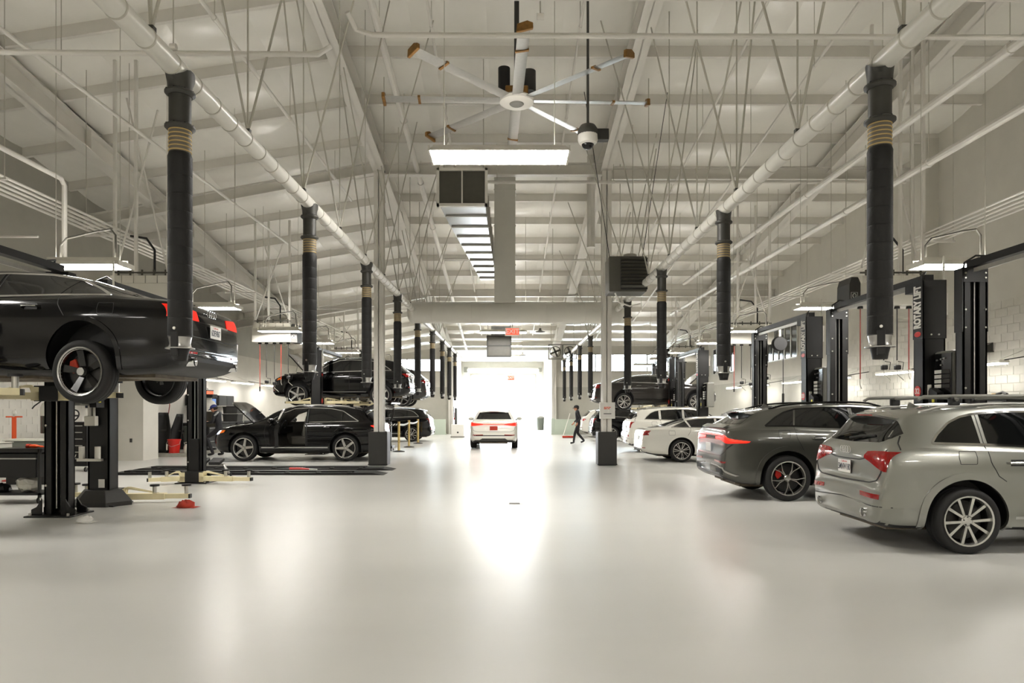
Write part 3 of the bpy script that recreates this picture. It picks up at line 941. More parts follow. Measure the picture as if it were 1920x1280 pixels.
    lo = [(g[0][1], y * g[1][1]) for y in (-1, -.5, 0, .5, 1)]; up = [(g[0][0], y * g[1][0]) for y in (-1, -.5, 0, .5, 1)]
    add('windscreen', patch(bvh, lo, up, 'top', 1, .004, 20, 12), 'glass')
    # rear glass
    rg = {'q5': (-.70, 1.225, -.60, 1.50, .70, .58), 'q8': (0, 1.325, 0, 1.535, .72, .60), 'sedan': (0, 1.14, 0, 1.37, .68, .55), 'etron': (0, 1.18, 0, 1.49, .70, .57)}[kind]
    zl_, zu_, yl_, yu_ = rg[1], rg[3], rg[4], rg[5]
    dip = {'q5': .03, 'q8': 0, 'sedan': 0, 'etron': .0}[kind]
    lo = [(y * yl_, zl_ + dip * abs(y) ** 2) for y in (-1, -.9, -.5, 0, .5, .9, 1)]
    up = [(y * yu_, zu_ - .05 * y * y) for y in (-1, -.9, -.5, 0, .5, .9, 1)]
    if kind == 'q5':
        lo = [(-.71, 1.32), (-.67, 1.245), (-.6, 1.215), (0, 1.20), (.6, 1.215), (.67, 1.245), (.71, 1.32)]
        up = [(-.62, 1.42), (-.58, 1.45), (-.5, 1.472), (0, 1.49), (.5, 1.472), (.58, 1.45), (.62, 1.42)]
    add('rear_window', patch(bvh, lo, up, 'rear', 1, .004, 24, 12), 'glass')
    if kind == 'sedan':
        pass
    # spoiler
    if kind in ('q5', 'q8', 'etron'):
        sz, sx, sy = {'q5': (1.572, -.56, .55), 'q8': (1.585, -.52, .64), 'etron': (1.525, -.44, .60)}[kind]
        b = MB()
        nn = 12; vs = []; fs = []
        for i in range(nn + 1):
            y = -sy + 2 * sy * i / nn; c = 1 - (y / sy) ** 2
            back = sx - .10 * (c ** .5 if c > 0 else 0) - .02
            dz = -.055 * (y / sy) ** 2
            vs += [(sx + .22, y, sz + .012 + dz), (back, y, sz - .028 + dz), (back + .02, y, sz - .055 + dz), (sx + .10, y, sz - .075 + dz)]
        for i in range(nn):
            for k in range(4):
                k2 = (k + 1) % 4
                fs.append((i * 4 + k, (i + 1) * 4 + k, (i + 1) * 4 + k2, i * 4 + k2))
        fs += [(0, 1, 2, 3), (nn * 4 + 3, nn * 4 + 2, nn * 4 + 1, nn * 4)]
        b.add(vs, fs)
        kk = add('spoiler', b, 'PAINT')
        add('third_brake_light', MB().bb(sx - .108, sx - .098, -.18, .18, sz - .055, sz - .035), 'redlens', kk)
        add('rear_wiper', MB().tube([(SPEC[kind]['xr'] + (.13 if kind == 'q5' else .08), .04, zl_ + .02), (SPEC[kind]['xr'] + (.16 if kind == 'q5' else .16), -.2, zl_ + .05), (SPEC[kind]['xr'] + (.2 if kind == 'q5' else .2), -.42, zl_ + .06)], .014, 6), 'dark') if kind == 'q5' else None
        add('roof_antenna', MB().prism([(sx + .42, frz(sx + .42) - .01), (sx + .58, frz(sx + .58) - .01), (sx + .45, frz(sx + .45) + .06)], -.015, .015, 'y'), 'PAINT')
    # rear details by type
    def pr(y, z):
        l, n_, _, _ = bvh.ray_cast(Vector((-4, y, z)), Vector((1, 0, 0))); return l
    if kind == 'q5':
        for s in (1, -1):
            lo = [(s * .40, 1.025), (s * .55, .985), (s * .72, .93), (s * .835, .895), (s * .852, .895)]
            up = [(s * .405, 1.06), (s * .46, 1.105), (s * .62, 1.115), (s * .78, 1.12), (s * .855, 1.115)]
            k = add('tail_lamp', patch(bvh, lo, up, 'rear', 1, .012, 28, 8, .02), 'redlens')
            add('reflector', patch(bvh, [(s * .46, .60), (s * .80, .585)], [(s * .45, .65), (s * .81, .64)], 'rear', 1, .006, 16, 3), 'redlens')
            l = pr(s * .55, .42)
            add('exhaust_tip', MB().lathe([(.045, -.02), (.05, -.03), (.05, .12), (.042, .12), (.04, -.02)], 18, (l.x + .0, s * .55, .41), 'x'), 'chrome')
        add('hatch_seam', ribbon(bvh, [(-.785, 1.14), (-.80, 1.0), (-.785, .88), (-.72, .79), (-.6, .758), (0, .748), (.6, .758), (.72, .79), (.785, .88), (.80, 1.0), (.785, 1.14)], .012, 'rear', 1, .006, 110), 'dark')
        for s in (1, -1): add('hatch_seam', ribbon(bvh, [(-.63, 1.29), (-.69, 1.21), (-.70, 1.14)], .012, 'side', s, .004, 20), 'dark')
        add('plate_recess_line', ribbon(bvh, [(-.42, 1.02), (-.3, 1.0), (0, .995), (.3, 1.0), (.42, 1.02)], .014, 'rear', 1, .003, 30), 'dark')
        add('bumper_seam', ribbon(bvh, [(-.86, .50), (-.6, .505), (0, .54), (.6, .505), (.86, .50)], .012, 'rear', 1, .003, 40), 'dark')
        add('bumper_trim', ribbon(bvh, [(-.88, .49), (-.6, .495), (-.45, .52), (0, .53)], .012, 'rear', 1, .006, 30), 'PAINT')
    elif kind == 'q8':
        for s in (1, -1):
            add('tail_lamp', patch(bvh, [(s * .30, 1.055), (s * .70, 1.04), (s * .90, .99), (s * .955, 1.0)], [(s * .30, 1.105), (s * .70, 1.115), (s * .84, 1.105), (s * .962, 1.015)], 'rear', 1, .008, 24, 5, .02), 'redlow')
            add('light_bar', ribbon(bvh, [(0, 1.135), (s * .70, 1.13), (s * .83, 1.11), (s * .955, 1.02)], .024, 'rear', 1, .014, 40, 2), 'redlit')
            add('reflector', patch(bvh, [(s * .40, .655), (s * .86, .645)], [(s * .40, .69), (s * .87, .675)], 'rear', 1, .006, 16, 3), 'redlens')
            add('bumper_vent', patch(bvh, [(s * .50, .46), (s * .80, .44)], [(s * .46, .54), (s * .86, .56)], 'rear', 1, .004, 16, 4), 'dark')
            add('bumper_blade', ribbon(bvh, [(s * .2, .60), (s * .6, .585), (s * .82, .56), (s * .90, .43)], .022, 'rear', 1, .012, 30, 2), 'alu')
        add('light_panel', patch(bvh, [(-.72, 1.045), (.72, 1.045)], [(-.74, 1.125), (.74, 1.125)], 'rear', 1, .004, 24, 4), 'blackgloss')
        add('hatch_seam', ribbon(bvh, [(-.92, .98), (-.86, .84), (-.7, .775), (0, .765), (.7, .775), (.86, .84), (.92, .98)], .010, 'rear', 1, .002, 60), 'dark')
        add('diffuser', patch(bvh, [(-.74, .385), (.74, .385)], [(-.7, .47), (.7, .47)], 'rear', 1, .006, 24, 4), 'blackgloss')
        add('glass_spoiler', MB().prism([(-1.03, 1.265), (-.93, 1.315), (-.90, 1.31), (-.98, 1.262)], -.66, .66, 'y'), 'PAINT')
    elif kind == 'sedan':
        for s in (1, -1):
            add('tail_lamp', patch(bvh, [(s * .40, .85), (s * .70, .845), (s * .875, .855)], [(s * .42, .965), (s * .70, .985), (s * .855, 1.0)], 'rear', 1, .008, 24, 6, .02), 'redlens')
            add('reflector', patch(bvh, [(s * .5, .45), (s * .82, .44)], [(s * .5, .475), (s * .82, .465)], 'rear', 1, .006, 12, 3), 'redlens')
            l = pr(s * .58, .37)
            add('exhaust_tip', MB().lathe([(.045, 0), (.052, -.03), (.052, .12), (.044, .12), (.04, 0)], 18, (l.x - .0, s * .60, .35), 'x'), 'chrome')
        add('trunk_seam', ribbon(bvh, [(-.80, 1.02), (-.78, .70), (-.6, .655), (0, .65), (.6, .655), (.78, .70), (.80, 1.02)], .010, 'rear', 1, .002, 60), 'dark')
        add('trunk_chrome', ribbon(bvh, [(-.42, .84), (0, .85), (.42, .84)], .018, 'rear', 1, .010, 20), 'chrome')
        add('diffuser', patch(bvh, [(-.6, .36), (.6, .36)], [(-.56, .41), (.56, .41)], 'rear', 1, .006, 20, 3), 'dark')
    else:
        for s in (1, -1):
            add('tail_lamp', patch(bvh, [(s * .42, .965), (s * .70, .93), (s * .87, .92), (s * .885, .93)], [(s * .42, .995), (s * .70, 1.025), (s * .85, 1.05), (s * .89, 1.03)], 'rear', 1, .008, 24, 5, .02), 'LAMP')
            add('reflector', patch(bvh, [(s * .42, .555), (s * .82, .545)], [(s * .42, .585), (s * .83, .575)], 'rear', 1, .006, 12, 3), 'redlens')
        add('light_bar', ribbon(bvh, [(-.72, .985), (0, .985), (.72, .985)], .018, 'rear', 1, .012, 30, 2), 'LAMP')
        add('hatch_seam', ribbon(bvh, [(-.86, .90), (-.80, .74), (-.66, .69), (0, .685), (.66, .69), (.80, .74), (.86, .90)], .010, 'rear', 1, .002, 60), 'dark')
        add('bumper_slot', patch(bvh, [(-.82, .52), (.82, .52)], [(-.84, .555), (.84, .555)], 'rear', 1, .003, 24, 3), 'dark')
        add('diffuser', patch(bvh, [(-.55, .37), (.55, .37)], [(-.45, .43), (.45, .43)], 'rear', 1, .006, 20, 3), 'charcoal')
    # plate
    pz = {'q5': .90, 'q8': .90, 'sedan': .755, 'etron': .83}[kind]
    py = {'q5': 0.0, 'q8': 0, 'sedan': 0, 'etron': 0}[kind]
    l = pr(py, pz)
    lx = min(pr(py, pz - .07).x, pr(py, pz + .07).x) - .012
    k = add('licence_plate', MB().bb(lx - .004, lx, py - .153, py + .153, pz - .078, pz + .078), 'plate', None, False)
    # front: headlamps, grille
    for s in (1, -1):
        hz = {'q5': .80, 'q8': .88, 'sedan': .72, 'etron': .80}[kind]
        hm = patch(bvh, [(s * .50, hz - .05), (s * .78, hz - .02)], [(s * .48, hz + .05), (s * .80, hz + .09)], 'front', 1, .008, 16, 4)
        add('headlamp', hm, 'HEAD')
        add('indicator', patch(bvh, [(s * .79, hz), (s * .86, hz + .03)], [(s * .80, hz + .09), (s * .86, hz + .10)], 'front', 1, .008, 8, 4), 'amber')
    hz = {'q5': .62, 'q8': .68, 'sedan': .58, 'etron': .62}[kind]
    add('grille', patch(bvh, [(-.36, hz - .2), (.36, hz - .2)], [(-.45, hz + .14), (.45, hz + .14)], 'front', 1, .006, 16, 8), 'blackgloss')
    # underbody: tanks, exhaust, axles
    b = MB()
    zb = .22 if kind != 'sedan' else .18
    b.bb(.9, 2.3, -.55, .55, zb - .02, zb + .06); b.bb(-.70, -.15, -.55, .55, zb - .01, zb + .1)
    b.bb(-.80, -.45, .1, .6, zb + .04, zb + .16); b.bb(-.80, -.45, -.6, -.1, zb + .04, zb + .16)
    for s in (1, -1):
        b.tube([(-.5, s * .4, zb + .06), (.1, s * .35, zb + .02), (.5, s * .15, zb), (2.0, s * .12, zb)], .035, 8)
        b.tube([(0, s * .15, .3), (0, s * .68, .33)], .045, 8)
        b.tube([(.45, s * .35, zb + .06), (.05, s * .66, .26)], .035, 8)
        b.tube([(sp['wb'] - .3, s * .3, zb + .04), (sp['wb'], s * .66, .27)], .035, 8)
        b.tube([(sp['wb'], s * .15, .3), (sp['wb'], s * .68, .33)], .04, 8)
    b.bb(-.2, .2, -.25, .25, zb + .02, zb + .2)
    add('underbody', b, 'dirty')
    LIB[key] = (parts, bvh, sp, lx, pz, py)
    return LIB[key]

def car(kind, paintm, loc, rz, label, rim='five', rimmats=None, scale=1.0, lift=0.0, drop=0.0, lamp='redlens', head='glass_mid', variant='', plate=None,
        group=None, name='car', glass='glass', pmat=None, caliper=None, lite=False, sx=1.0, skip=()):
    parts, bvh, sp, lx, pz, py = car_lib(kind, variant)
    root = thing(name, label, 'car', (loc[0], loc[1], lift), rz, group)
    root.scale = (scale * sx, scale, scale)
    made = []
    LITE = ('handle_strip', 'handle_recess', 'fuel_flap', 'bumper_seam', 'mirror_arm', 'exhaust_recess', 'third_brake_light', 'roof_antenna', 'door_seam', 'indicator')
    for (nm, me, mk, par) in parts:
        if (lite and nm in LITE) or nm in skip:
            made.append(None); continue
        o = link(nm, me, root if par is None else (made[par] or root))
        m = None
        if mk == 'PAINT': m = paintm
        elif mk == 'LAMP': m = M[lamp]
        elif mk == 'HEAD': m = M[head]
        elif mk == 'glass': m = M[glass]
        elif mk == 'plate' and pmat: m = pmat
        if m is not None:
            o.material_slots[0].link = 'OBJECT'; o.material_slots[0].material = m
        if nm == 'tail_lamp' and lamp != 'redlens' and kind != 'etron':
            o.material_slots[0].link = 'OBJECT'; o.material_slots[0].material = M[lamp]
        if nm == 'body' :
            o['label'] = 'smooth painted body shell with open wheel arches'
        made.append(o)
        if nm == 'licence_plate' and plate:
            text(plate, .105, M['ink'], o, (lx - .005, py, pz - .012), (PI / 2, 0, -PI / 2), .0005, .002, sx=.62)
            if len(plate) > 5 and not lite:
                text('California', .035, M['red'], o, (lx - .005, py, pz + .056), (PI / 2, 0, -PI / 2), .0005, .0)
    rimmats = rimmats or RIM_SILVER
    k = 0
    for x in (0, sp['wb']):
        for s in (1, -1):
            k += 1
            wh = wheel(root, x, s * (sp['W'] - .128), sp['wr'] - drop, sp['wr'], rim, rimmats, s, rot=.35 * k)
            if caliper and x == 0:
                MB().prism([(.08, .04), (.15, -.02), (.2, .04), (.19, .12), (.12, .15), (.1, .1)], -.02, .03, 'y').build('brake_caliper', caliper, wh, bevel=.01)
    return root
# ------------------------------------------------------------ ducts, hoses, pipes, lights
ORD = ['first', 'second', 'third', 'fourth', 'fifth', 'sixth', 'seventh', 'eighth', 'ninth', 'tenth', 'eleventh', 'twelfth']
DXL, DXR, DZC, DR = -3.0, 3.28, 4.65, .088
def spiral_duct(name, x, y0, y1, r, lab):
    t = thing(name, lab, 'duct', (x, y0, DZC))
    MB().cyl((0, 0, 0), (0, y1 - y0, 0), r, 24).build('duct_tube', M['duct'], t)
    me = MB().lathe([(r - .002, -.012), (r + .006, -.008), (r + .006, .008), (r - .002, .012)], 24, (0, 0, 0), 'y').mesh('lock_seam', M['steel_grey'])
    y = .25
    while y < y1 - y0:
        link('lock_seam', me, t, (0, y, 0)); y += .42
    return t
spiral_duct('exhaust_duct', DXL, 2.0, 42.6, DR, 'long white spiral duct carrying the left row of exhaust hoses')
spiral_duct('exhaust_duct', DXR, 2.0, 42.6, DR, 'long white spiral duct carrying the right row of exhaust hoses')
# cross duct and riser
t = thing('cross_duct', 'fat white round duct crossing the aisle between the two hose ducts', 'duct', (0, 21.2, 4.58))
b = MB(); b.cyl((-3.0, 0, 0), (3.35, 0, 0), .325, 40); b.build('duct_tube', M['duct'], t)
for x in (-2.4, -1.2, 1.1, 2.3): MB().lathe([(.32, -.02), (.335, -.015), (.335, .015), (.32, .02)], 40, (x, 0, 0), 'x').build('joint_band', M['duct'], t)
for x in (-3.02, 3.37):
    MB().sphere((x, 0, 0), .335, 24, 14, (.55, 1, 1)).build('end_cap', M['duct'], t)
t = thing('riser_duct', 'square white duct rising from the cross duct to the roof', 'duct', (-.17, 21.2, 4.8))
MB().bb(-.325, .325, -.3, .3, 0.05, 3.95).build('duct_box', M['duct'], t, smooth=False, bevel=.01)
for z in (1.2, 2.4, 3.5): MB().bb(-.34, .34, -.315, .315, z - .02, z + .02).build('joint_flange', M['duct'], t, smooth=False)
# rectangular return duct with a black mouth
t = thing('return_duct', 'galvanised return duct with a dark square mouth under the roof', 'duct', (-1.06, 15.0, 6.1))
def taper_box(b, sec):
    vs = []; fs = []
    for (y, x0, x1, z0, z1) in sec: vs += [(x0, y, z0), (x1, y, z0), (x1, y, z1), (x0, y, z1)]
    for i in range(len(sec) - 1):
        for k in range(4):
            k2 = (k + 1) % 4
            fs.append((i * 4 + k, i * 4 + k2, i * 4 + 4 + k2, i * 4 + 4 + k))
    fs.append(tuple(range(len(vs) - 4, len(vs))))
    b.add(vs, fs)
b = MB(); taper_box(b, [(0, -.51, .51, 0, .72), (1.2, -.46, .5, .0, .72), (9.0, .02, .55, .02, .72)]); b.build('duct_box', M['galv'], t, smooth=False)
b = MB(); b.bb(-.56, .56, -.05, .05, -.06, 0); b.bb(-.56, .56, -.05, .05, .72, .78); b.bb(-.56, -.5, -.05, .05, -.06, .78); b.bb(.5, .56, -.05, .05, -.06, .78); b.bb(-.015, .015, -.05, .0, 0, .72)
b.build('mouth_frame', M['white_steel'], t, smooth=False)
MB().bb(-.5, .5, .0, .04, 0, .72).build('mesh_screen', M['heater'], t, smooth=False)
for k in range(9):
    y = .9 + k * .95; f = y / 9
    MB().bb(-.50 + .52 * f, .53 + .02 * f, y - .025, y + .025, -.03, .75).build('stiffener_bar', M['steel_grey'], t, smooth=False)
MB().cyl((-.45, .5, .78), (-.45, .5, 3.6), .012, 6).build('hanger_rod', M['steel_grey'], t)
MB().cyl((.45, .5, .78), (.45, .5, 3.6), .012, 6).build('hanger_rod', M['steel_grey'], t)

def hose(label, loc, flip=1, rot=0.0, short=0.0):
    t = thing('exhaust_hose', label, 'exhaust hose', loc, rot, 'exhaust hoses hanging from the ducts')
    return t
def hose_parts(t):
    r = .098
    # saddle that grips the duct
    b = MB(); n = 24; vs = []; fs = []
    for k in range(n):
        a = 2 * PI * k / n
        x, y = .105 * math.cos(a), .105 * math.sin(a)
        zz = -math.sqrt(max(0.0, .094 ** 2 - min(abs(x), .0935) ** 2)) + .01
        vs += [(x * 1.12, y * 1.5, zz), (x, y * 1.1, -.11), (x * .98, y * .98, -.17)]
    for k in range(n):
        k2 = (k + 1) % n
        fs += [(k * 3, k2 * 3, k2 * 3 + 1, k * 3 + 1), (k * 3 + 1, k2 * 3 + 1, k2 * 3 + 2, k * 3 + 2)]
    b.add(vs, fs); b.build('saddle', M['collar'], t)
    for z in (-.19, -.50):
        b = MB(); b.lathe([(.09, .03), (.105, .025), (.13, .008), (.13, -.008), (.105, -.03), (.09, -.03)], 28, (0, 0, z)); b.build('clamp_flange', M['collar'], t)
        b = MB()
        for a in range(0, 360, 45): b.cyl((.117 * math.cos(R(a)), .117 * math.sin(R(a)), z - .015), (.117 * math.cos(R(a)), .117 * math.sin(R(a)), z + .02), .008, 6)
        b.build('flange_bolts', M['dark'], t)
    MB().cyl((0, 0, -.17), (0, 0, -.51), .095, 28).build('collar', M['collar'], t)
    b = MB(); b.cyl((0, 0, -.50), (0, 0, -.74), .093, 28); b.build('flex_band', M['bandgrey'], t)
    for k in range(6):
        MB().lathe([(.092, -.006), (.099, -.004), (.099, .004), (.092, .006)], 28, (0, 0, -.535 - k * .037)).build('tan_cord', M['tan'], t)
    prof = [(.09, -.73), (.094, -.735), (.105, -.77)]
    z = -.80
    while z > -2.38:
        prof += [(.104, z), (.104, z - .145), (.1015, z - .15), (.104, z - .155)]; z -= .16
    prof += [(.104, -2.40), (.09, -2.405)]
    MB().lathe(prof, 28).build('hose_sleeve', M['hose'], t)
    MB().lathe([(.088, -2.39), (.1, -2.40), (.088, -2.46), (.095, -2.49), (.125, -2.50), (.125, -2.508), (.09, -2.508), (.08, -2.49)], 28).build('nozzle_cone', M['alu'], t)
    MB().lathe([(.085, -2.50), (.07, -2.56), (.062, -2.61), (.055, -2.61), (.055, -2.5)], 20).build('nozzle_rubber', M['dark'], t)
    MB().bb(-.032, .032, -.118, -.098, -2.58, -2.36).build('hook_strap', M['dark'], t, smooth=False, bevel=.006)
    MB().cyl((0, -.10, -2.33), (0, -.115, -2.33), .013, 10).build('strap_button', M['zinc'], t)
HL = [6.2, 10.2, 14.25, 18.15, 22.1, 26.3, 30.1, 33.5, 37.0]
HR = [6.06, 10.5, 14.8, 19.1, 23.4, 28.0, 32.3, 36.8, 41.5]
proto = None
for side, xs, ys in (('left', DXL, HL), ('right', DXR, HR)):
    for k, y in enumerate(ys):
        lab = 'black exhaust hose on the %s duct, %s from the camera' % (side, ORD[k])
        if proto is None:
            proto = hose(lab, (xs, y, DZC)); hose_parts(proto)
        else:
            dup(proto, (xs, y, DZC), R(rnd.uniform(-25, 25)), lab)
# sway-braced hangers of the hose ducts: rod and two raking braces each
def brace(name, pts_list, parent_loc, lab, r=.011, grp=None, m='steel_grey'):
    t = thing(name, lab, 'pipe hanger', parent_loc, group=grp)
    for k, (p, q) in enumerate(pts_list):
        MB().cyl(p, q, r if k == 0 else r * 1.35, 6).build('rod' if k == 0 else 'raking_brace', M[m], t, smooth=True)
    MB().bb(-.03, .03, -.03, .03, .085, .14).build('clamp', M['collar'], t, smooth=False)
    return t
for side, x in (('left', DXL), ('right', DXR)):
    for k in range(13):
        y = 3.6 + k * 2.1
        sg = 1 if side == 'left' else -1
        h = 0
        pl = [((0, 0, .1), (0, 0, h)), ((0, 0, .1), (.55 * sg, 1.9, h)), ((0, 0, .1), (-.75 * sg, -1.6, h))] if k % 2 == 0 else [((0, 0, .1), (0, 0, h)), ((0, 0, .1), (-.9 * sg, 1.2, h)), ((0, 0, .1), (1.4 * sg, .3, h))]
        pl = [(p, (q[0], q[1], roof_z(x + q[0], y + q[1]) + .08 - DZC)) for p, q in pl]
        brace('duct_hanger', pl, (x, y, DZC), 'white raking rod hanger of the %s hose duct, %s from the camera' % (side, (ORD + ['thirteenth'])[k]), grp='duct hangers')

# sprinkler and service pipes --------------------------------
def pipe(pts, r, lab, m='white_steel', cat='pipe', name='ceiling_pipe', rings=True, grp=None, hang=None):
    t = thing(name, lab, cat, pts[0], group=grp)
    p0 = Vector(pts[0])
    P = [Vector(p) - p0 for p in pts]
    MB().tube(P, r, 10).build('pipe_run', M[m], t)
    if rings:
        L = (P[-1] - P[0]).length; n = max(2, int(L / 3.2))
        for k in range(n):
            c = P[0].lerp(P[-1], (k + .5) / n); d = (P[-1] - P[0]).normalized()
            MB().cyl(c - d * .035, c + d * .035, r * 1.25, 10).build('coupling', M[m], t)
            if hang:
                zt = roof_z((p0 + c).x, (p0 + c).y) + .1 - p0.z
                MB().cyl(c, (c.x, c.y, zt), .008, 5).build('hanger_rod', M['steel_grey'], t)
    return t
pipe([(-1.72, 7.2, 5.78), (-1.66, 7.35, 5.68), (-1.5, 7.4, 5.65), (10.5, 7.4, 5.60)], .028, 'white pipe crossing under the near roof to the right', hang=True)
pipe([(-9.5, 8.0, 5.8), (-2.25, 8.0, 5.75), (-2.1, 8.0, 5.85)], .03, 'white pipe crossing under the near roof to the left', hang=True)
pipe([(-9.0, 6.6, 5.58), (9.5, 6.6, 5.53)], .012, 'thin white conduit crossing above the ceiling fan', hang=True)
pipe([(-2.65, 9.0, 9.95), (-2.65, 41.0, 5.15)], .075, 'long white sprinkler main running down the hall left of the fan', hang=True)
pipe([(-1.6, 9.0, 10.05), (-1.6, 38.0, 5.7)], .03, 'slim branch pipe running beside the sprinkler main', hang=True)
pipe([(1.45, 9.0, 10.05), (1.25, 38.0, 5.7)], .03, 'slim branch pipe running right of the ceiling fan', hang=True)
pipe([(-4.9, 5.5, 8.1), (-4.9, 21.0, 8.0)], .04, 'white pipe running above the left hose duct', hang=True)
pipe([(-7.5, 6.0, 7.2), (-7.5, 24.0, 7.15)], .035, 'white pipe running above the left lifts', hang=True)
pipe([(4.7, 8.5, 9.6), (4.7, 38.0, 5.4)], .03, 'slim white pipe running above the right hose duct', hang=True)
pipe([(7.5, 5.0, 7.0), (7.5, 29.5, 7.0)], .075, 'thick white pipe running along the right bays, upper one', hang=True)
pipe([(8.0, 5.0, 6.3), (8.0, 34.0, 6.3)], .07, 'thick white pipe running along the right bays, lower one', hang=True)
pipe([(5.9, 8.0, 8.9), (5.9, 36.0, 5.4)], .03, 'slim white pipe above the right lifts', hang=True)
pipe([(-8.1, 7.0, 5.75), (-8.1, 12.3, 5.75), (-8.1, 12.4, 5.65), (-8.1, 12.4, 4.2)], .045, 'white pipe elbowing down above the raised black sedan', rings=False)
for k in range(5):
    pipe([(-8.35 - .13 * k, 5.5, 5.42 - .02 * k), (-8.35 - .13 * k, 38.0, 5.42 - .02 * k)], .024, 'service pipe of the bundle above the left lifts, %s from the aisle' % ORD[k], rings=True, grp='left service pipes')
for k in range(5):
    pipe([(8.75 + .13 * k, 6.5, 5.3 - .02 * k), (8.75 + .13 * k, 38.0, 5.3 - .02 * k)], .02, 'service pipe of the bundle above the right lifts, %s from the aisle' % ORD[k], rings=True, grp='right service pipes')
for side, xc, z0 in (('left', -8.61, 5.33), ('right', 9.01, 5.2)):
    for k in range(8):
        y = 7.4 + k * 3.6
        t = thing('pipe_trapeze', 'white trapeze bar under the %s pipe bundle, %s from the camera' % (side, ORD[k]), 'pipe hanger', (xc, y, z0), group='pipe trapezes')
        MB().bb(-.5, .5, -.02, .02, -.045, -.005).build('channel_bar', M['white_steel'], t, smooth=False)
        for s in (-1, 1): MB().cyl((s * .46, 0, -.02), (s * .46, 0, roof_z(xc, y) - z0 + .1), .008, 6).build('hanger_rod', M['steel_grey'], t)
pipe([(11.3, 14.2, 5.75), (11.3, 7.0, 5.75)], .13, 'fat round duct end at the top of the right wall', rings=False, m='duct')
pipe([(XL + .1, 12.0, 4.62), (-8.3, 12.0, 4.62)], .02, 'thin conduit running to the left wall above the sedan', rings=False)
pipe([(-2.0, 19.0, 7.9), (11.0, 19.0, 7.9)], .045, 'white pipe level with the column heads', hang=True)
pipe([(-2.3, 23.5, 6.75), (9.0, 23.5, 6.65)], .04, 'white pipe crossing beyond the cross duct', hang=True)
pipe([(-9.5, 27.0, 5.55), (9.5, 27.0, 5.5)], .02, 'thin conduit crossing the hall beyond the white column', hang=True)
pipe([(-9.5, 37.0, 5.25), (9.5, 37.0, 5.25)], .02, 'thin conduit crossing the far end of the hall', hang=True)
pipe([(2.35, 19.9, 6.3), (2.35, 19.9, 8.95)], .12, 'white downpipe standing beside the right column', rings=False)
pipe([(8.6, 14.6, 3.9), (8.6, 14.6, 9.7)], .03, 'upright conduit beside the right reel bank', rings=False)

# fluorescent fixtures ---------------------------------------
def fixture(name, loc, w, d, lab, grp, ztop, rods=True, yaw=0.0):
    t = thing(name, lab, 'ceiling light', loc, yaw, grp)
    h = .09
    b = MB()
    vs = [(-w / 2, -d / 2, 0), (w / 2, -d / 2, 0), (w / 2, d / 2, 0), (-w / 2, d / 2, 0), (-w / 2 + .04, -d / 2 + .1, h), (w / 2 - .04, -d / 2 + .1, h), (w / 2 - .04, d / 2 - .1, h), (-w / 2 + .04, d / 2 - .1, h)]
    b.add(vs, [(4, 5, 6, 7), (0, 1, 5, 4), (1, 2, 6, 5), (2, 3, 7, 6), (3, 0, 4, 7)])
    b.bb(-w / 2, w / 2, -.02, .02, .0, h)
    o = b.build('housing', M['lampbody'], t, smooth=False)
    so = o.modifiers.new('s', 'SOLIDIFY'); so.thickness = .006
    for q in (-1, 1):
        MB().bb(-w / 2 + .03, w / 2 - .03, q * d / 4 - d * .19, q * d / 4 + d * .19, -.005, .02).build('light_tube', M['lamp'], t, smooth=False)
    for q in (-1, 1): MB().bb(-w / 2 + .1, w / 2 - .1, q * .09 - .045, q * .09 + .045, h + .004, h + .01).build('added_uplight_strip', M['added_uplight'], t, smooth=False)  # glowing strips added on the housing top to lift the ceiling brightness
    for q in (-1, 1): MB().bb(-w / 2 + .05, w / 2 - .05, q * .15 - .006, q * .15 + .006, h - .01, h + .045).build('strip_shield', M['lampbody'], t, smooth=False)  # rim added to screen the glow strips from below
    b = MB(); b.bb(-w / 2 - .01, -w / 2 + .02, -d / 2, d / 2, -.012, .07); b.bb(w / 2 - .02, w / 2 + .01, -d / 2, d / 2, -.012, .07)
    b.bb(-w / 2, w / 2, -.006, .006, -.012, .0)
    b.build('end_plate', M['lampbody'], t, smooth=False)
    if rods:
        for q in (-1, 1): MB().cyl((q * w * .4, 0, h), (q * w * .4, 0, ztop - loc[2]), .007, 5).build('hanger_wire', M['steel_grey'], t)
    else:
        b = MB(); ww = w * .36
        b.tube([(-ww, 0, h), (-ww, 0, h + .28), (-ww + .1, 0, h + .40), (0.3 * ww, 0, h + .52), (ww - .08, 0, h + .56), (ww, 0, h + .46), (ww, 0, h)], .018, 8)
        b.build('conduit_arch', M['conduit'], t)
        for q in (-1, 1): MB().cyl((q * w * .42, 0, h), (q * w * .42, 0, ztop - loc[2]), .006, 5).build('hanger_wire', M['steel_grey'], t)
    return t
for k, (y, z, w) in enumerate(((10.6, 5.5, 2.14), (24.0, 5.2, 2.14), (31.0, 5.05, 2.1), (37.0, 5.0, 1.9), (43.5, 4.9, 1.9))):
    fixture('aisle_light', (-.17 - (0 if k == 0 else 0.15), y, z), w, .62, 'long twin-tube light over the aisle, %s from the camera' % ORD[k], 'aisle lights', (roof_z(0, y) if y < 43 else ZP - .1) + .1)
for k, y in ((1, -3.2),):  # unseen light added behind the camera as foreground fill
    fixture('aisle_light', (-.17, y, 5.5), 2.14, .62, ('unseen twin-tube fill light added just above the camera', 'unseen twin-tube fill light added behind the camera')[k], 'aisle lights', (roof_z(0, y) if y < 43 else ZP - .1) + .1)
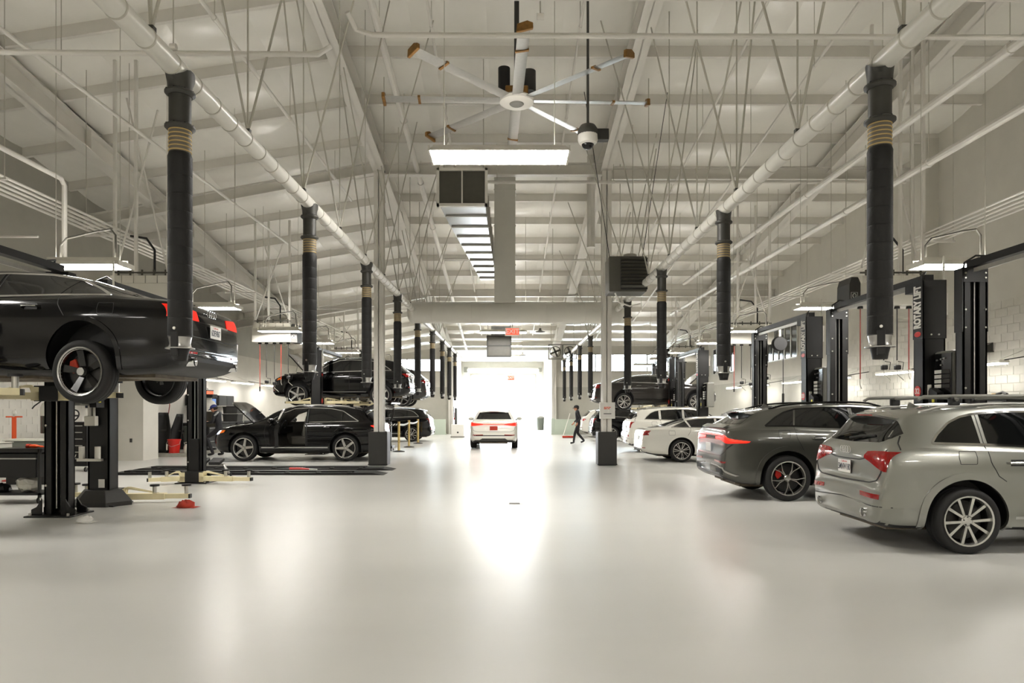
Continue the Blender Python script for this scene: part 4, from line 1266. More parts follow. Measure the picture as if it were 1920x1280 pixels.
for side, xc in (('left', -7.3), ('right', 7.65)):
    for k, y in enumerate((7.0, 2.4, -2.4)):  # unseen bay lights added to fill the foreground with light
        fixture('bay_light', (xc, y, 4.05), 1.32, .5, 'hooded fill light added on the %s out of view, %s' % (side, ('beside the near car', 'beside the camera', 'behind the camera')[k]), 'bay lights', roof_z(xc, y) + .06, rods=False)
for side, xc in (('left', -7.3), ('right', 7.65)):
    for k, y in enumerate((11.8, 16.7, 21.7, 25.6, 30.0, 34.5, 39.0)):
        fixture('bay_light', (xc, y, 4.05), 1.32, .5, 'hooded bay light over the %s lifts, %s from the camera' % (side, ORD[k]), 'bay lights', roof_z(xc, y) + .06, rods=False)

# ceiling fan ------------------------------------------------
t = thing('ceiling_fan', 'big eight-blade industrial ceiling fan with bronze blade tips', 'ceiling fan', (.11, 12.0, 7.0))
MB().cyl((0, 0, .35), (0, 0, 3.22), .045, 12).build('drop_rod', M['charcoal'], t)
MB().bb(-.28, .28, -.25, .25, 2.86, 2.96).build('mount_plate', M['collar'], t, smooth=False)
b = MB(); b.cyl((-.22, 0, .12), (-.22, 0, .58), .105, 18); b.build('motor', M['dark'], t)
b = MB(); b.cyl((.22, .05, .18), (.22, .05, .55), .12, 18); b.build('control_can', M['charcoal'], t)
MB().bb(-.2, .2, -.15, .15, .08, .22).build('gearbox', M['bronze'], t, bevel=.02)
MB().lathe([(0, -.04), (.2, -.05), (.30, -.03), (.31, .02), (.26, .06), (0, .07)], 32).build('hub', M['white_steel'], t)
MB().lathe([(0, -.065), (.11, -.065), (.13, -.045)], 24).build('hub_cap', M['grey'], t)
for k in range(8):
    a = 2 * PI * k / 8 + R(2)
    b = MB()
    prof = [(-.09, .0), (-.03, .028), (.05, .03), (.10, .005), (.03, -.008)]
    vs = []; fs = []
    for (rad, sc) in ((.26, 1), (2.30, 1)):
        vs += [(rad, p[0] * sc, p[1]) for p in prof]
    n = len(prof)
    for i in range(n): fs.append((i, (i + 1) % n, n + (i + 1) % n, n + i))
    fs += [tuple(range(n)), tuple(range(n, 2 * n))]
    b.add(vs, fs)
    b.xform(Matrix.Rotation(a, 4, 'Z') @ Matrix.Rotation(R(8), 4, 'X'))
    bl_ = b.build('fan_blade', M['alu'], t, angle=60)
    b = MB(); b.prism([(-.12, -.06), (.13, -.03), (.14, .05), (.06, .09), (-.09, .06)], 2.29, 2.345, 'x'); b.xform(Matrix.Rotation(a, 4, 'Z') @ Matrix.Rotation(R(8), 4, 'X'))
    b.build('blade_tip', M['bronze'], bl_, bevel=.01)
    b = MB(); b.prism([(-.10, -.02), (.11, -.015), (.11, .02), (.05, .04), (-.035, .038), (-.10, .012)], 1.68, 1.725, 'x'); b.xform(Matrix.Rotation(a, 4, 'Z') @ Matrix.Rotation(R(8), 4, 'X'))
    b.build('blade_joint', M['bronze'], bl_)
# dome camera
t = thing('dome_camera', 'white dome security camera on a drop pole beside the fan', 'camera', (1.27, 11.2, 5.98))
MB().cyl((0, 0, .22), (0, 0, 4.37), .022, 10).build('drop_pole', M['collar'], t)
MB().lathe([(0, .26), (.12, .26), (.16, .20), (.17, .12), (.15, .08)], 20).build('mount_bell', M['collar'], t)
MB().lathe([(.16, .12), (.165, .02), (.14, -.03), (.10, -.05)], 24).build('camera_body', M['white'], t)
MB().sphere((0, 0, -.03), .105, 18, 10, (1, 1, .95)).build('dome_glass', M['blackgloss'], t)
MB().bb(.12, .34, -.05, .09, .02, .2).build('junction_box', M['charcoal'], t, bevel=.01)
# unit heaters
t = thing('unit_heater', 'large dark louvred unit heater hung beside the right column', 'heater', (2.86, 16.6, 4.45))
MB().bb(-.62, -.02, -.35, .35, 0, .86).build('casing_side', M['heater'], t, smooth=False, bevel=.015) if False else None
MB().bb(-.46, .46, .0, .7, 0, .86).build('casing', M['heater'], t, smooth=False, bevel=.02)
MB().bb(-.18, .47, -.03, .02, .05, .82).build('louvre_recess', M['dark'], t, smooth=False)
b = None
for k in range(9):
    MB().box((.145, -.05, .11 + k * .083), (.64, .09, .012), rot=Matrix.Rotation(R(-32), 3, 'X')).build('louvre', M['heater'], t, smooth=False)
MB().cyl((.1, .3, .86), (.1, .3, .96), .16, 20).build('flue_collar', M['steel_grey'], t)
for sx_ in (-.4, .4): MB().cyl((sx_, .3, .86), (sx_ * 2.6, .3, 5.05), .008, 6).build('hanger_wire', M['dark'], t)
MB().tube([(-.3, .1, -.02), (-.2, .1, -.25), (.05, .05, -.35), (.3, .0, -.3)], .02, 8).build('gas_pipe', M['white_steel'], t)
t = thing('ceiling_heater', 'grey box heater hung over the aisle near the far door', 'heater', (-.55, 33.0, 4.1))
MB().bb(-.6, .6, 0, .8, 0, 1.05).build('casing', M['collar'], t, smooth=False, bevel=.02)
MB().bb(-.52, .52, -.015, .01, .08, .5).build('lower_grille', M['heater'], t, smooth=False)
MB().bb(-.52, .52, -.015, .01, .58, .98).build('upper_grille', M['heater'], t, smooth=False)
MB().bb(-.38, .58, .1, .7, 1.05, 1.5).build('plenum', M['galv'], t, smooth=False)
for sx_ in (-.55, .55): MB().cyl((sx_, .4, 1.05), (sx_, .4, 2.96), .01, 6).build('hanger_wire', M['dark'], t)
t = thing('wall_fan', 'grey square exhaust fan hung near the far right column', 'fan', (2.75, 36.0, 4.25))
b = MB(); b.bb(-.75, .75, 0, .08, -.05, 0); b.bb(-.75, .75, 0, .08, .7, .75); b.bb(-.75, -.7, 0, .08, 0, .7); b.bb(.7, .75, 0, .08, 0, .7); b.bb(-.05, .05, 0, .08, 0, .7); b.build('frame', M['grey'], t, smooth=False)
for sx_ in (-.38, .38):
    q = MB().lathe([(.27, -.06), (.30, -.04), (.30, .06), (.27, .06)], 24, (sx_, .04, .35), 'y').build('fan_shroud', M['heater'], t)
    for k in range(4):
        a = k * PI / 2 + .4
        MB().box((sx_ + .13 * math.cos(a), .04, .35 + .13 * math.sin(a)), (.26, .02, .1), rot=Matrix.Rotation(-a, 3, 'Y')).build('blade', M['heater'], q, smooth=False)
    MB().cyl((sx_, -.02, .35), (sx_, .1, .35), .06, 14).build('motor', M['dark'], q)
MB().cyl((-.6, .04, .75), (-.6, .04, 2.38), .012, 6).build('hanger_rod', M['steel_grey'], t)
MB().cyl((.6, .04, .75), (.6, .04, 2.38), .012, 6).build('hanger_rod', M['steel_grey'], t)
# exit signs
t = thing('exit_sign', 'lit red exit sign hung under the cross duct', 'exit sign', (.08, 27.5, 4.55))
MB().bb(-.30, .30, -.03, .03, -.02, .32).build('sign_case', M['steel_grey'], t, smooth=False, bevel=.01)
MB().bb(-.26, .26, -.036, -.03, .02, .28).build('sign_face', M['exit'], t, smooth=False)
text('EXIT', .26, M['white'], t, (0, -.04, .15), (PI / 2, 0, 0), .001, .004)
MB().cyl((0, 0, .32), (0, 0, 3.35), .012, 6).build('stem', M['dark'], t)
t = thing('exit_sign', 'small lit red exit sign above the far drive-out door', 'exit sign', (.05, 53.6, 3.85))
MB().bb(-.30, .30, -.03, .03, -.02, .36).build('sign_case', M['white'], t, smooth=False, bevel=.01)
MB().bb(-.26, .26, -.036, -.03, .02, .32).build('sign_face', M['exit'], t, smooth=False)
text('EXIT', .26, M['white'], t, (0, -.04, .17), (PI / 2, 0, 0), .001, .004)
MB().cyl((0, 0, .32), (0, 0, .95), .012, 6).build('stem', M['dark'], t)
# warehouse pendant lamps (dark, unlit)
for k, (x, y, z) in enumerate(((1.55, 25.0, 5.35), (1.35, 31.0, 5.1), (.65, 37.5, 4.55))):
    t = thing('pendant_lamp', 'small dark bell pendant over the aisle, %s from the camera' % ORD[k], 'pendant lamp', (x, y, z), group='bell pendants')
    MB().lathe([(.02, .16), (.05, .15), (.06, .06), (.22, .0), (.22, -.02), (.05, .04), (.0, .04)], 20).build('bell_shade', M['heater'], t)
    MB().cyl((0, 0, .15), (0, 0, roof_z(x, y) - z + .1), .01, 6).build('cord', M['steel_grey'], t)
# ------------------------------------------------------------ two-post lifts
LIFTX_L, LIFTX_R = -6.8, 6.75
RED_DISC = M['red']
def post_mesh_parts(par, x, y, inward, aisle, letter=False, cabinet=False, num=None, ext=2.72, H=3.62):
    """inward: +1 if the car side of this post faces +y; aisle: sign of the x direction towards the aisle"""
    w, d = .35, (.26 if letter else .17)
    b = MB()
    i = inward
    # C-channel, open towards the car
    b.bb(x - w / 2, x + w / 2, y - i * d / 2, y - i * (d / 2 - .02), .02, H)
    b.bb(x - w / 2, x - w / 2 + .025, y - i * d / 2, y + i * d / 2, .02, H)
    b.bb(x + w / 2 - .025, x + w / 2, y - i * d / 2, y + i * d / 2, .02, H)
    b.bb(x - w / 2, x - .07, y + i * (d / 2 - .02), y + i * d / 2, .02, H)
    b.bb(x + .07, x + w / 2, y + i * (d / 2 - .02), y + i * d / 2, .02, H)
    post = b.build('post', M['black'], par, smooth=False)
    c = MB()
    for q in (-.035, .035): c.cyl((x + q, y + i * (d / 2 - .07), .1), (x + q, y + i * (d / 2 - .07), H - .15), .014, 8)
    c.build('lift_cable', M['alu'], post)
    e = MB()
    g = .012
    e.bb(x - w / 2 - g, x + w / 2 + g, y - i * (d / 2 + g), y - i * d / 2, ext, H + .03)
    e.bb(x - w / 2 - g, x - w / 2, y - i * (d / 2 + g), y + i * (d / 2 + .003), ext, H + .03)
    e.bb(x + w / 2, x + w / 2 + g, y - i * (d / 2 + g), y + i * (d / 2 + .003), ext, H + .03)
    e.bb(x - w / 2, x + w / 2, y + i * d / 2, y + i * (d / 2 + .008), H - .18, H + .03)
    ee = e.build('post_extension', M['black'], post, smooth=False)
    bo = MB()
    for z in (ext + .06, ext + .32, H - .05, H - .12):
        for q in (-1, 1):
            bo.cyl((x + q * (w / 2 - .03), y + i * d / 2, z), (x + q * (w / 2 - .03), y + i * (d / 2 + .02), z), .013, 8)
    for z in (ext + .06,):
        for q in (-.06, .06): bo.cyl((x + q, y - i * (d / 2 + .0), z), (x + q, y - i * (d / 2 + .03), z), .013, 8)
    for z in (.45, 1.35, 1.9): bo.cyl((x - w / 2 + .03, y + i * d / 2, z), (x - w / 2 + .03, y + i * (d / 2 + .014), z), .016, 8)
    bo.build('bolt_heads', M['zinc'], post)
    # base plate with wing gussets
    p = MB(); p.bb(x - .34, x + .34, y - .3, y + .3, 0, .022)
    p.prism([(x - .33, .02), (x - w / 2, .02), (x - w / 2, .26), (x - .25, .14), (x - .33, .10)], y - .15, y - .12, 'y')
    p.prism([(x + .33, .02), (x + w / 2, .02), (x + w / 2, .26), (x + .25, .14), (x + .33, .10)], y - .15, y - .12, 'y')
    p.prism([(x - .33, .02), (x - w / 2, .02), (x - w / 2, .26), (x - .25, .14), (x - .33, .10)], y + .12, y + .15, 'y')
    p.prism([(x + .33, .02), (x + w / 2, .02), (x + w / 2, .26), (x + .25, .14), (x + .33, .10)], y + .12, y + .15, 'y')
    p.build('base_plate', M['black'], par, smooth=False, bevel=.008)
    a_ = MB()
    for q in (-1, 1):
        for r_ in (-1, 1): a_.cyl((x + q * .28, y + r_ * .24, .02), (x + q * .28, y + r_ * .24, .06), .02, 8)
    a_.build('anchor_bolts', M['zinc'], post)
    if letter:
        fx = x + aisle * (w / 2 + g + .003)
        rz = PI / 2 if aisle > 0 else -PI / 2
        # text reads upwards along the post, seen from the aisle
        me = text_mesh('ROTARY LIFT', .22, M['paper'], .001, .013)
        o = link('lettering', me, post, (fx, y, (ext + H) / 2 + .06))
        Mx = Matrix.Rotation(rz, 4, 'Z') @ Matrix.Rotation(PI / 2, 4, 'X') @ Matrix.Rotation(PI / 2, 4, 'Z')
        o.rotation_euler = Mx.to_euler()
        o.scale = (.52, 1.12, 1)
        b = MB(); b.lathe([(.0, .004), (.075, .004), (.08, 0)], 24); b.v = [(v[0] * 1.1, v[1] * .55, v[2]) for v in b.v]
        bo2 = b.build('red_badge', M['red'], post)
        bo2.location = (fx, y, ext + .075); bo2.rotation_euler = (Matrix.Rotation(rz, 4, 'Z') @ Matrix.Rotation(PI / 2, 4, 'X')).to_euler()
    if num:
        fx = x + aisle * (w / 2 + .004)
        rz = PI / 2 if aisle > 0 else -PI / 2
        bo2 = MB().lathe([(.0, .004), (.085, .004), (.088, 0)], 28).build('number_disc', M['red'], post)
        bo2.location = (fx, y + .02, 1.88); bo2.rotation_euler = (Matrix.Rotation(rz, 4, 'Z') @ Matrix.Rotation(PI / 2, 4, 'X')).to_euler()
        if len(num) == 2: text(num, .12, M['white'], post, (fx + aisle * .006, y + .02, 1.88), (PI / 2, 0, rz), .001, .003)
    if cabinet:
        y0 = y - i * .16
        q = MB(); q.bb(x - .02 if aisle < 0 else x - .24, x + .24 if aisle < 0 else x + .02, y0 - .46, y0, 1.65, 2.50)
        k = q.build('power_cabinet', M['grey'], par, smooth=False, bevel=.035)
        sx0 = x - .02 if aisle < 0 else x + .02
        MB().bb(sx0, sx0 + aisle * .012, y0 - .44, y0 - .02, 1.68, 2.46).build('cabinet_front', M['blackgloss'], k, smooth=False)
        for r_ in range(4):
            MB().bb(sx0 + aisle * .012, sx0 + aisle * .016, y0 - .2, y0 - .03, 2.15 - r_ * .075, 2.205 - r_ * .075).build('warning_placard', M['paper'], k, smooth=False)
            MB().bb(sx0 + aisle * .012, sx0 + aisle * .016, y0 - .40, y0 - .22, 2.15 - r_ * .075, 2.205 - r_ * .075).build('grey_placard', M['charcoal'], k, smooth=False)
        for (zz, yy) in ((2.36, -.1), (2.37, -.2), (2.38, -.28), (2.28, -.2)):
            MB().cyl((sx0 + aisle * .01, y0 + yy, zz), (sx0 + aisle * .03, y0 + yy, zz), .014, 10).build('button', M['zinc'], k)
        MB().prism([(y0 - .26, 1.62), (y0 - .04, 1.62), (y0 - .04, 1.88), (y0 - .08, 1.93), (y0 - .26, 1.85)], sx0 + aisle * .012, sx0 + aisle * .12, 'x').build('control_box', M['dark'], k, smooth=False)
        MB().bb(sx0 + aisle * .12, sx0 + aisle * .125, y0 - .2, y0 - .14, 1.70, 1.80).build('yellow_sticker', M['yellow'], k, smooth=False)
        MB().cyl((x + aisle * .1, y0 - .01, 1.75), (x + aisle * .1, y0 - .01, 1.98), .03, 10).build('grease_bottle', M['translucent'], k)
    return post
def arm(par, pivot, tip, z, r=.0):
    """a telescoping lift arm with two round pads, z = height of its underside"""
    P = Vector((pivot[0], pivot[1], 0)); Q = Vector((tip[0], tip[1], 0))
    d = (Q - P); L = d.length; a = math.atan2(d.y, d.x)
    T = Matrix.Translation((P.x, P.y, z)) @ Matrix.Rotation(a, 4, 'Z')
    b = MB(); b.bb(.0, L * .66, -.07, .07, .02, .12)
    b.prism([(.0, .12), (.1, .23), (.16, .23), (L * .55, .125), (L * .55, .12), (.2, .19), (.12, .19), (.1, .12)], -.05, -.035, 'y')
    b.prism([(.0, .12), (.1, .23), (.16, .23), (L * .55, .125), (L * .55, .12), (.2, .19), (.12, .19), (.1, .12)], .035, .05, 'y')
    b.bb(.0, .1, -.07, .07, .0, .2)
    b.xform(T)
    o = b.build('lift_arm', M['cream'], par, smooth=False, bevel=.008)
    b = MB(); b.bb(L * .62, L, -.05, .05, .03, .11); b.xform(T); b.build('arm_extension', M['cream'], o, smooth=False, bevel=.006)
    for f, hh in ((.96, .24), (.5, .24)):
        b = MB(); b.cyl((L * f, 0, .1), (L * f, 0, hh), .035, 12); b.xform(T); b.build('pad_screw', M['zinc'], o)
        b = MB(); b.cyl((L * f, 0, hh), (L * f, 0, hh + .03), .075, 18); b.xform(T); b.build('rubber_pad', M['dark'], o)
        if f < .9: continue
    b = MB(); b.bb(L - .01, L + .03, -.045, .045, .03, .1); b.xform(T); b.build('arm_end_cap', M['dark'], o, smooth=False)
    return o
def lift(side, y0, y1, label, carriage=.0, arms=True, letter=True, cabinet=True, num=None, beam=True, near=True, arm_dirs=None, boot=False):
    x = LIFTX_L if side < 0 else LIFTX_R
    ais = -side
    t = thing('two_post_lift', label, 'car lift', (x, y0, 0), group='two-post car lifts')
    Y0, Y1 = 0.0, y1 - y0
    if near: post_mesh_parts(t, 0, Y0, 1, ais, letter, cabinet, num)
    post_mesh_parts(t, 0, Y1, -1, ais, False, False)
    if beam:
        b = MB(); b.bb(-.07, .07, Y0, Y1, 3.66, 3.76); b.build('overhead_beam', M['black'], t, smooth=False)
        b = MB(); b.bb(-.10, -.075, Y0 + .2, Y1 - .2, 3.56, 3.62); b.build('shutoff_bar', M['alu'], t, smooth=False)
        b = MB(); b.bb(-.16, -.02, Y0 + .18, Y0 + .4, 3.5, 3.66); b.build('limit_switch', M['dark'], t, smooth=False)
        b = MB()
        for yy in (Y0, Y1):
            b.tube([(-.12, yy, 3.60), (-.1, yy, 3.74), (.0, yy + (.1 if yy == Y0 else -.1), 3.82), (.02, yy + (.3 if yy == Y0 else -.3), 3.77)], .014, 8)
        b.build('hydraulic_hose', M['dark'], t)
        b = MB(); b.bb(.14, .24, Y0 - .1, Y0 + .05, 3.1, 3.45); b.cyl((.2, Y0 - .05, 3.4), (.2, Y0 - .05, 4.05), .016, 8); b.build('electrical_box', M['lampbody'], t, smooth=False)
    if boot:
        b = MB(); b.lathe([(.46, 0), (.46, .07), (.30, .26), (.0, .27)], 6); b.v = [(v[0] * 1.05, v[1] * .85, v[2]) for v in b.v]; b.build('base_boot', M['charcoal'], t, smooth=False, bevel=.01)
        b = MB(); b.tube([(-.1, -.2, 1.45), (-.1, -.2, 1.9), (-.16, -.2, 2.2)], .03, 8); b.tube([(-.03, -.2, 1.45), (-.03, -.2, 1.95), (-.07, -.2, 2.2)], .02, 8); b.build('white_conduits', M['white_steel'], t)
        MB().bb(-.16, .02, -.26, -.16, 1.32, 1.48).build('conduit_box', M['lampbody'], t, smooth=False, bevel=.01)
        for xx in (-.22, .04): MB().cyl((xx, -.22, .78), (xx, -.22, .98), .045, 14).build('adapter_sleeve', M['lampbody'], t)
        MB().bb(-.28, .1, -.26, -.16, .74, .78).build('adapter_rack', M['zinc'], t, smooth=False)
        MB().bb(.02, .12, -.166, -.162, .30, .44).build('white_sticker', M['paper'], t, smooth=False)
    for k, (yy, inn) in enumerate(((Y0, 1), (Y1, -1))):
        if k == 0 and not near: pass
        b = MB(); b.bb(-.22, .22, yy + inn * .12, yy + inn * .25, carriage + .03, carriage + .26)
        b.bb(-.10, .10, yy - inn * .05, yy + inn * .14, carriage + .05, carriage + .95)
        c = b.build('carriage', M['black'], t, smooth=False, bevel=.006)
        if arms:
            for q in (-1, 1):
                tipx, tipy = 1.15, .55
                if arm_dirs: tipx, tipy = arm_dirs if q > 0 else (.62, .3)
                arm(t, (q * .17, yy + inn * .19), (q * (.17 + tipx), yy + inn * (.19 + tipy)), carriage + .04)
    return t
lift(-1, 6.9, 10.3, 'black two-post lift holding the black sedan at the left edge', carriage=1.68, near=True)
lift(-1, 11.4, 14.8, 'empty black two-post lift behind the raised sedan, arms on the floor', carriage=0.0, arm_dirs=(1.12, .12), boot=True)
lift(-1, 24.0, 27.3, 'black two-post lift holding the raised black SUV', carriage=1.72, num=' ', cabinet=False)
lift(-1, 28.5, 31.8, 'black two-post lift holding the second raised SUV', carriage=1.68, cabinet=False)
lift(1, 6.7, 10.0, 'black two-post lift over the silver SUV at the right edge', carriage=0.0, arms=False)
lift(1, 11.0, 14.1, 'black two-post lift behind the dark grey SUV, disc number 32', carriage=0.0, arms=False, num='32')
lift(1, 15.3, 18.5, 'empty black two-post lift beyond the dark grey SUV', carriage=0.0, arms=False, num='33')
lift(1, 24.0, 27.2, 'black two-post lift behind the white wagon', carriage=0.0, arms=False)
lift(1, 28.3, 31.6, 'black two-post lift holding the raised bronze sedan', carriage=1.50, num=' ')

# ------------------------------------------------------------ hose reel banks
def reel_bank(side, y, label, hoses, n=5):
    x0 = 7.3 if side > 0 else -8.5
    t = thing('hose_reel_bank', label, 'hose reel', (x0, y, 3.78), group='hose reel banks')
    L = 1.55 if side > 0 else 1.35
    MB().bb(.05, L, 0, .55, 0, .46).build('reel_housing', M['lampbody'], t, smooth=False, bevel=.012)
    for k in range(n):
        x = .08 + (L - .1) * k / n
        MB().bb(x + .01, x + (L - .1) / n - .01, -.012, .0, .46, .62).build('reel_cover', M['lampbody'], t, smooth=False, bevel=.006)
        MB().cyl((x + (L - .1) / n / 2, .1, .60), (x + (L - .1) / n / 2, .1, .76), .022, 8).build('reel_inlet', M['heater'], t)
    MB().tube([(.1, .1, .70), (L - .05, .1, .70)], .02, 8).build('feed_pipe', M['heater'], t)
    ex = 0.0 if side > 0 else L
    MB().prism([(-.02, .0), (.56, .0), (.56, .46), (.46, .6), (.08, .6), (-.02, .46)], ex - .02, ex + .05, 'x').build('end_panel', M['charcoal'], t, smooth=False)
    # end panel also faces the camera as a dark moulded cap with a ring logo
    cx = ex + (-.09 if side > 0 else .09)
    MB().prism([(cx - .11, -.02), (cx + .11, -.02), (cx + .10, .44), (cx + .06, .58), (cx - .06, .58), (cx - .10, .44)], -.04, .5, 'y').build('end_cap', M['charcoal'], t, smooth=False)
    b = MB(); b.bb(cx - .07, cx + .07, -.045, -.04, .12, .125); b.bb(cx - .07, cx + .07, -.045, -.04, .255, .26); b.bb(cx - .07, cx - .065, -.045, -.04, .12, .26); b.bb(cx + .065, cx + .07, -.045, -.04, .12, .26)
    b.tube([(cx + .035 * math.cos(a * .45), -.043, .19 + .045 * math.sin(a * .45)) for a in range(14)], .006, 6, closed=True)
    b.build('square_logo', M['paper'], t, smooth=False)
    # supporting channels to the roof
    zt = roof_z(x0 if side < 0 else x0, y) - 3.85
    ch = ((.36, .12), (L * .62, .12), (L - .1, .12)) if side > 0 else ((.12, .12), (L * .42, .12), (L - .1, .12))
    for (x, yy) in ch: MB().bb(x - .03, x + .03, yy - .03, yy + .03, .5, zt).build('support_channel', M['white_steel'], t, smooth=False)
    b = MB(); b.cyl((.15, .15, .8), (L * .75, .15, zt * .8), .022, 6); b.build('cross_brace', M['white_steel'], t)
    b = MB(); b.cyl((L - .1, .17, .6), (L * .25, .17, zt * .85), .022, 6); b.build('cross_brace', M['white_steel'], t)
    b = MB(); b.tube([(L * .3, .2, 1.5), (L * .55, .2, 1.45), (L * .68, .2, 1.2), (L * .68, .2, .7)], .025, 8); b.build('supply_hose', M['dark'], t)
    # hoses
    for k, (fx, col, ln, tool) in enumerate(hoses):
        x = .1 + (L - .15) * fx
        MB().cyl((x, .2, -.05), (x, .2, .02), .06, 12, .05).build('hose_guide', M['dark'], t)
        dx = .0
        h = MB().tube([(x, .2, 0), (x + dx, .2, -ln * .5), (x + dx, .2, -ln)], .012, 8).build('drop_hose', M[col], t)
        if tool == 'gun':
            MB().bb(x - .05, x + .07, .15, .25, -ln - .2, -ln - .1).build('dispense_gun', M['dark'], h, bevel=.02)
            MB().tube([(x, .2, -ln), (x + .02, .2, -ln - .18), (x + .0, .2, -ln - .3), (x + .14, .2, -ln - .42)], .01, 6).build('gun_spout', M['zinc'], h)
            MB().tube([(x + .02, .2, -ln - .02), (x + .14, .2, -ln - .04), (x + .12, .2, -ln - .2)], .009, 6).build('gun_lever', M['dark'], h)
        elif tool == 'hook':
            MB().tube([(x, .2, -ln), (x, .2, -ln - .12), (x + .03, .2, -ln - .2)], .014, 6).build('coupler', M['zinc'], h)
        else:
            MB().cyl((x, .2, -ln), (x, .2, -ln - .16), .024, 8).build('coupler', M['dark'], h)
    return t
HB = [(.12, 'copper', 1.45, 'plain'), (.30, 'dark', 1.15, 'gun'), (.52, 'dark', 1.2, 'gun'), (.70, 'copper', 1.2, 'hook'), (.9, 'dark', 1.0, 'gun')]
reel_bank(1, 14.35, 'white hose reel bank with black end cap behind the lift numbered 32', [(.04, 'copper', 1.55, 'hook'), (.40, 'dark', 1.15, 'gun'), (.60, 'dark', 1.15, 'gun'), (.78, 'copper', 1.35, 'hook')])
reel_bank(1, 22.9, 'white hose reel bank over the white cars on the right', HB)
reel_bank(1, 31.5, 'far white hose reel bank on the right side', HB[:3])
reel_bank(-1, 14.35, 'white hose reel bank above the boot of the raised black sedan', [(.2, 'dark', .5, 'hook')])
reel_bank(-1, 22.3, 'white hose reel bank above the black SUV with the open bonnet', HB)
reel_bank(-1, 32.4, 'far white hose reel bank on the left side', HB[:3])
# ------------------------------------------------------------ the cars in place
def lid(root, kind, view, lower, upper, hinge, ang, name, m, nu=20, nv=10, thick=.03, par=None):
    """a body panel lifted off the car and swung about a hinge line parallel to y"""
    bvh = LIB[kind][1] if kind in LIB else car_lib(kind)[1]
    b = patch(bvh, lower, upper, view, 1, .01, nu, nv, thick)
    T = Matrix.Translation(hinge) @ Matrix.Rotation(ang, 4, 'Y') @ Matrix.Translation(-Vector(hinge))
    b.xform(T)
    # underside skin
    n = len(b.v) // 2
    S = nv + 1
    for i in range(nu):
        for j in range(nv):
            a = n + i * S + j
            b.f.append((a, a + 1, a + S + 1, a + S)); b.m.append(1)
    return b.build(name, [m, M['charcoal']], root)
def open_bonnet(root, kind, m, ang=48, x0=2.72, x1=3.62):
    lo = [(x0, -.70), (x0 + .45, -.72), (x1 - .1, -.66), (x1, -.5)]; up = [(x0, .70), (x0 + .45, .72), (x1 - .1, .66), (x1, .5)]
    zt = curve(SPEC[kind]['zt'])(x0)
    o = lid(root, kind, 'top', lo, up, (x0, 0, zt), R(-ang), 'bonnet', m)
    bvh = LIB[kind][1] if kind in LIB else car_lib(kind)[1]
    e = patch(bvh, [(x0 + .02, -.66), (x1 - .03, -.62)], [(x0 + .02, .66), (x1 - .03, .62)], 'top', 1, .003, 14, 10).build('engine_bay', M['dark'], root)
    b = MB()
    for k in range(9):
        r_ = random.Random(k)
        cx, cy = x0 + .15 + r_.random() * .6, -.5 + r_.random()
        z = curve(SPEC[kind]['zt'])(cx) + .0
        b.bb(cx - .08, cx + .08, cy - .08, cy + .08, z - .03, z + .03)
    b.build('engine_covers', M['charcoal'], e, smooth=False, bevel=.01)
    for s in (-1, 1):
        p = Vector((x0 + .35, s * .64, zt - .02)); L = .45
        q = Vector((x0 + L * math.cos(R(ang)), s * .64, zt + L * math.sin(R(ang)) - .03))
        MB().cyl(p, q, .012, 8).build('bonnet_strut', M['zinc'], root)

car('q5', P_SILVER, (5.03, 8.42), 0, 'silver grey SUV with roof bars parked nearest on the right', 'ten', RIM_SILVER, plate='5MNW180')
q5 = bpy.data.objects['car']
# roof cross bars on the silver SUV
for x in (.05, 1.1):
    b = MB(); b.tube([(x, -.66, 1.70), (x + .0, -.60, 1.725), (x, 0, 1.735), (x, .60, 1.725), (x, .66, 1.70)], .018, 8)
    q = b.build('roof_cross_bar', M['grey'], q5)
    for s in (-1, 1): MB().bb(x - .06, x + .06, s * .60 - .03, s * .60 + .03, 1.64, 1.73).build('bar_foot', M['dark'], q, smooth=False, bevel=.015)
for s in (-1, 1):
    b = MB(); b.tube([(-.36, s * .60, 1.70), (-.30, s * .60, 1.735), (.1, s * .60, 1.745), (1.6, s * .60, 1.745)], .02, 8); b.build('rack_side_bar', M['grey'], q5)
ring_emblem(q5, (-.893, 0, 1.105), .040)
text('Q5', .07, M['chrome'], q5, (-.905, -.42, .80), (PI / 2, 0, -PI / 2), .002, .002, name='model_badge') if False else None

o = car('q8', P_GREY, (4.80, 12.77), 0, 'dark grey coupe SUV with lit red light bar, second on the right', 'wye', RIM_TWO, caliper=M['red'])
o = car('sedan', P_WHITE, (5.12, 21.3), 0, 'white sedan parked beyond the dark grey SUV', 'multi', RIM_SILVER, scale=.94)
o = car('q5', P_WHITE, (5.25, 25.8), 0, 'white wagon with its bonnet open, behind the white sedan', 'ten', RIM_SILVER, skip=('rear_wiper',))
open_bonnet(o, 'q5', P_SILVER, 42, 2.6, 3.5)
o = car('q5', P_BLACK, (4.95, 34.4), 0, 'black SUV parked behind the column with the notice', 'ten', RIM_SILVER, lite=True)
o = car('etron', P_WHITE, (4.95, 38.8), 0, 'far white SUV behind the walking person', 'five', RIM_SILVER, lite=True)
o = car('sedan', P_BRONZE, (4.72, 29.3), 0, 'dark bronze sedan raised on a lift with its bonnet open', 'multi', RIM_SILVER, lift=1.62, drop=.08, scale=.98)
open_bonnet(o, 'sedan', P_BRONZE, 50, 2.85, 3.75)
MB().bb(1.35, 2.35, -.972, -.966, 1.10, 1.30).build('light_window', M['glass_mid'], o, smooth=False) if False else None

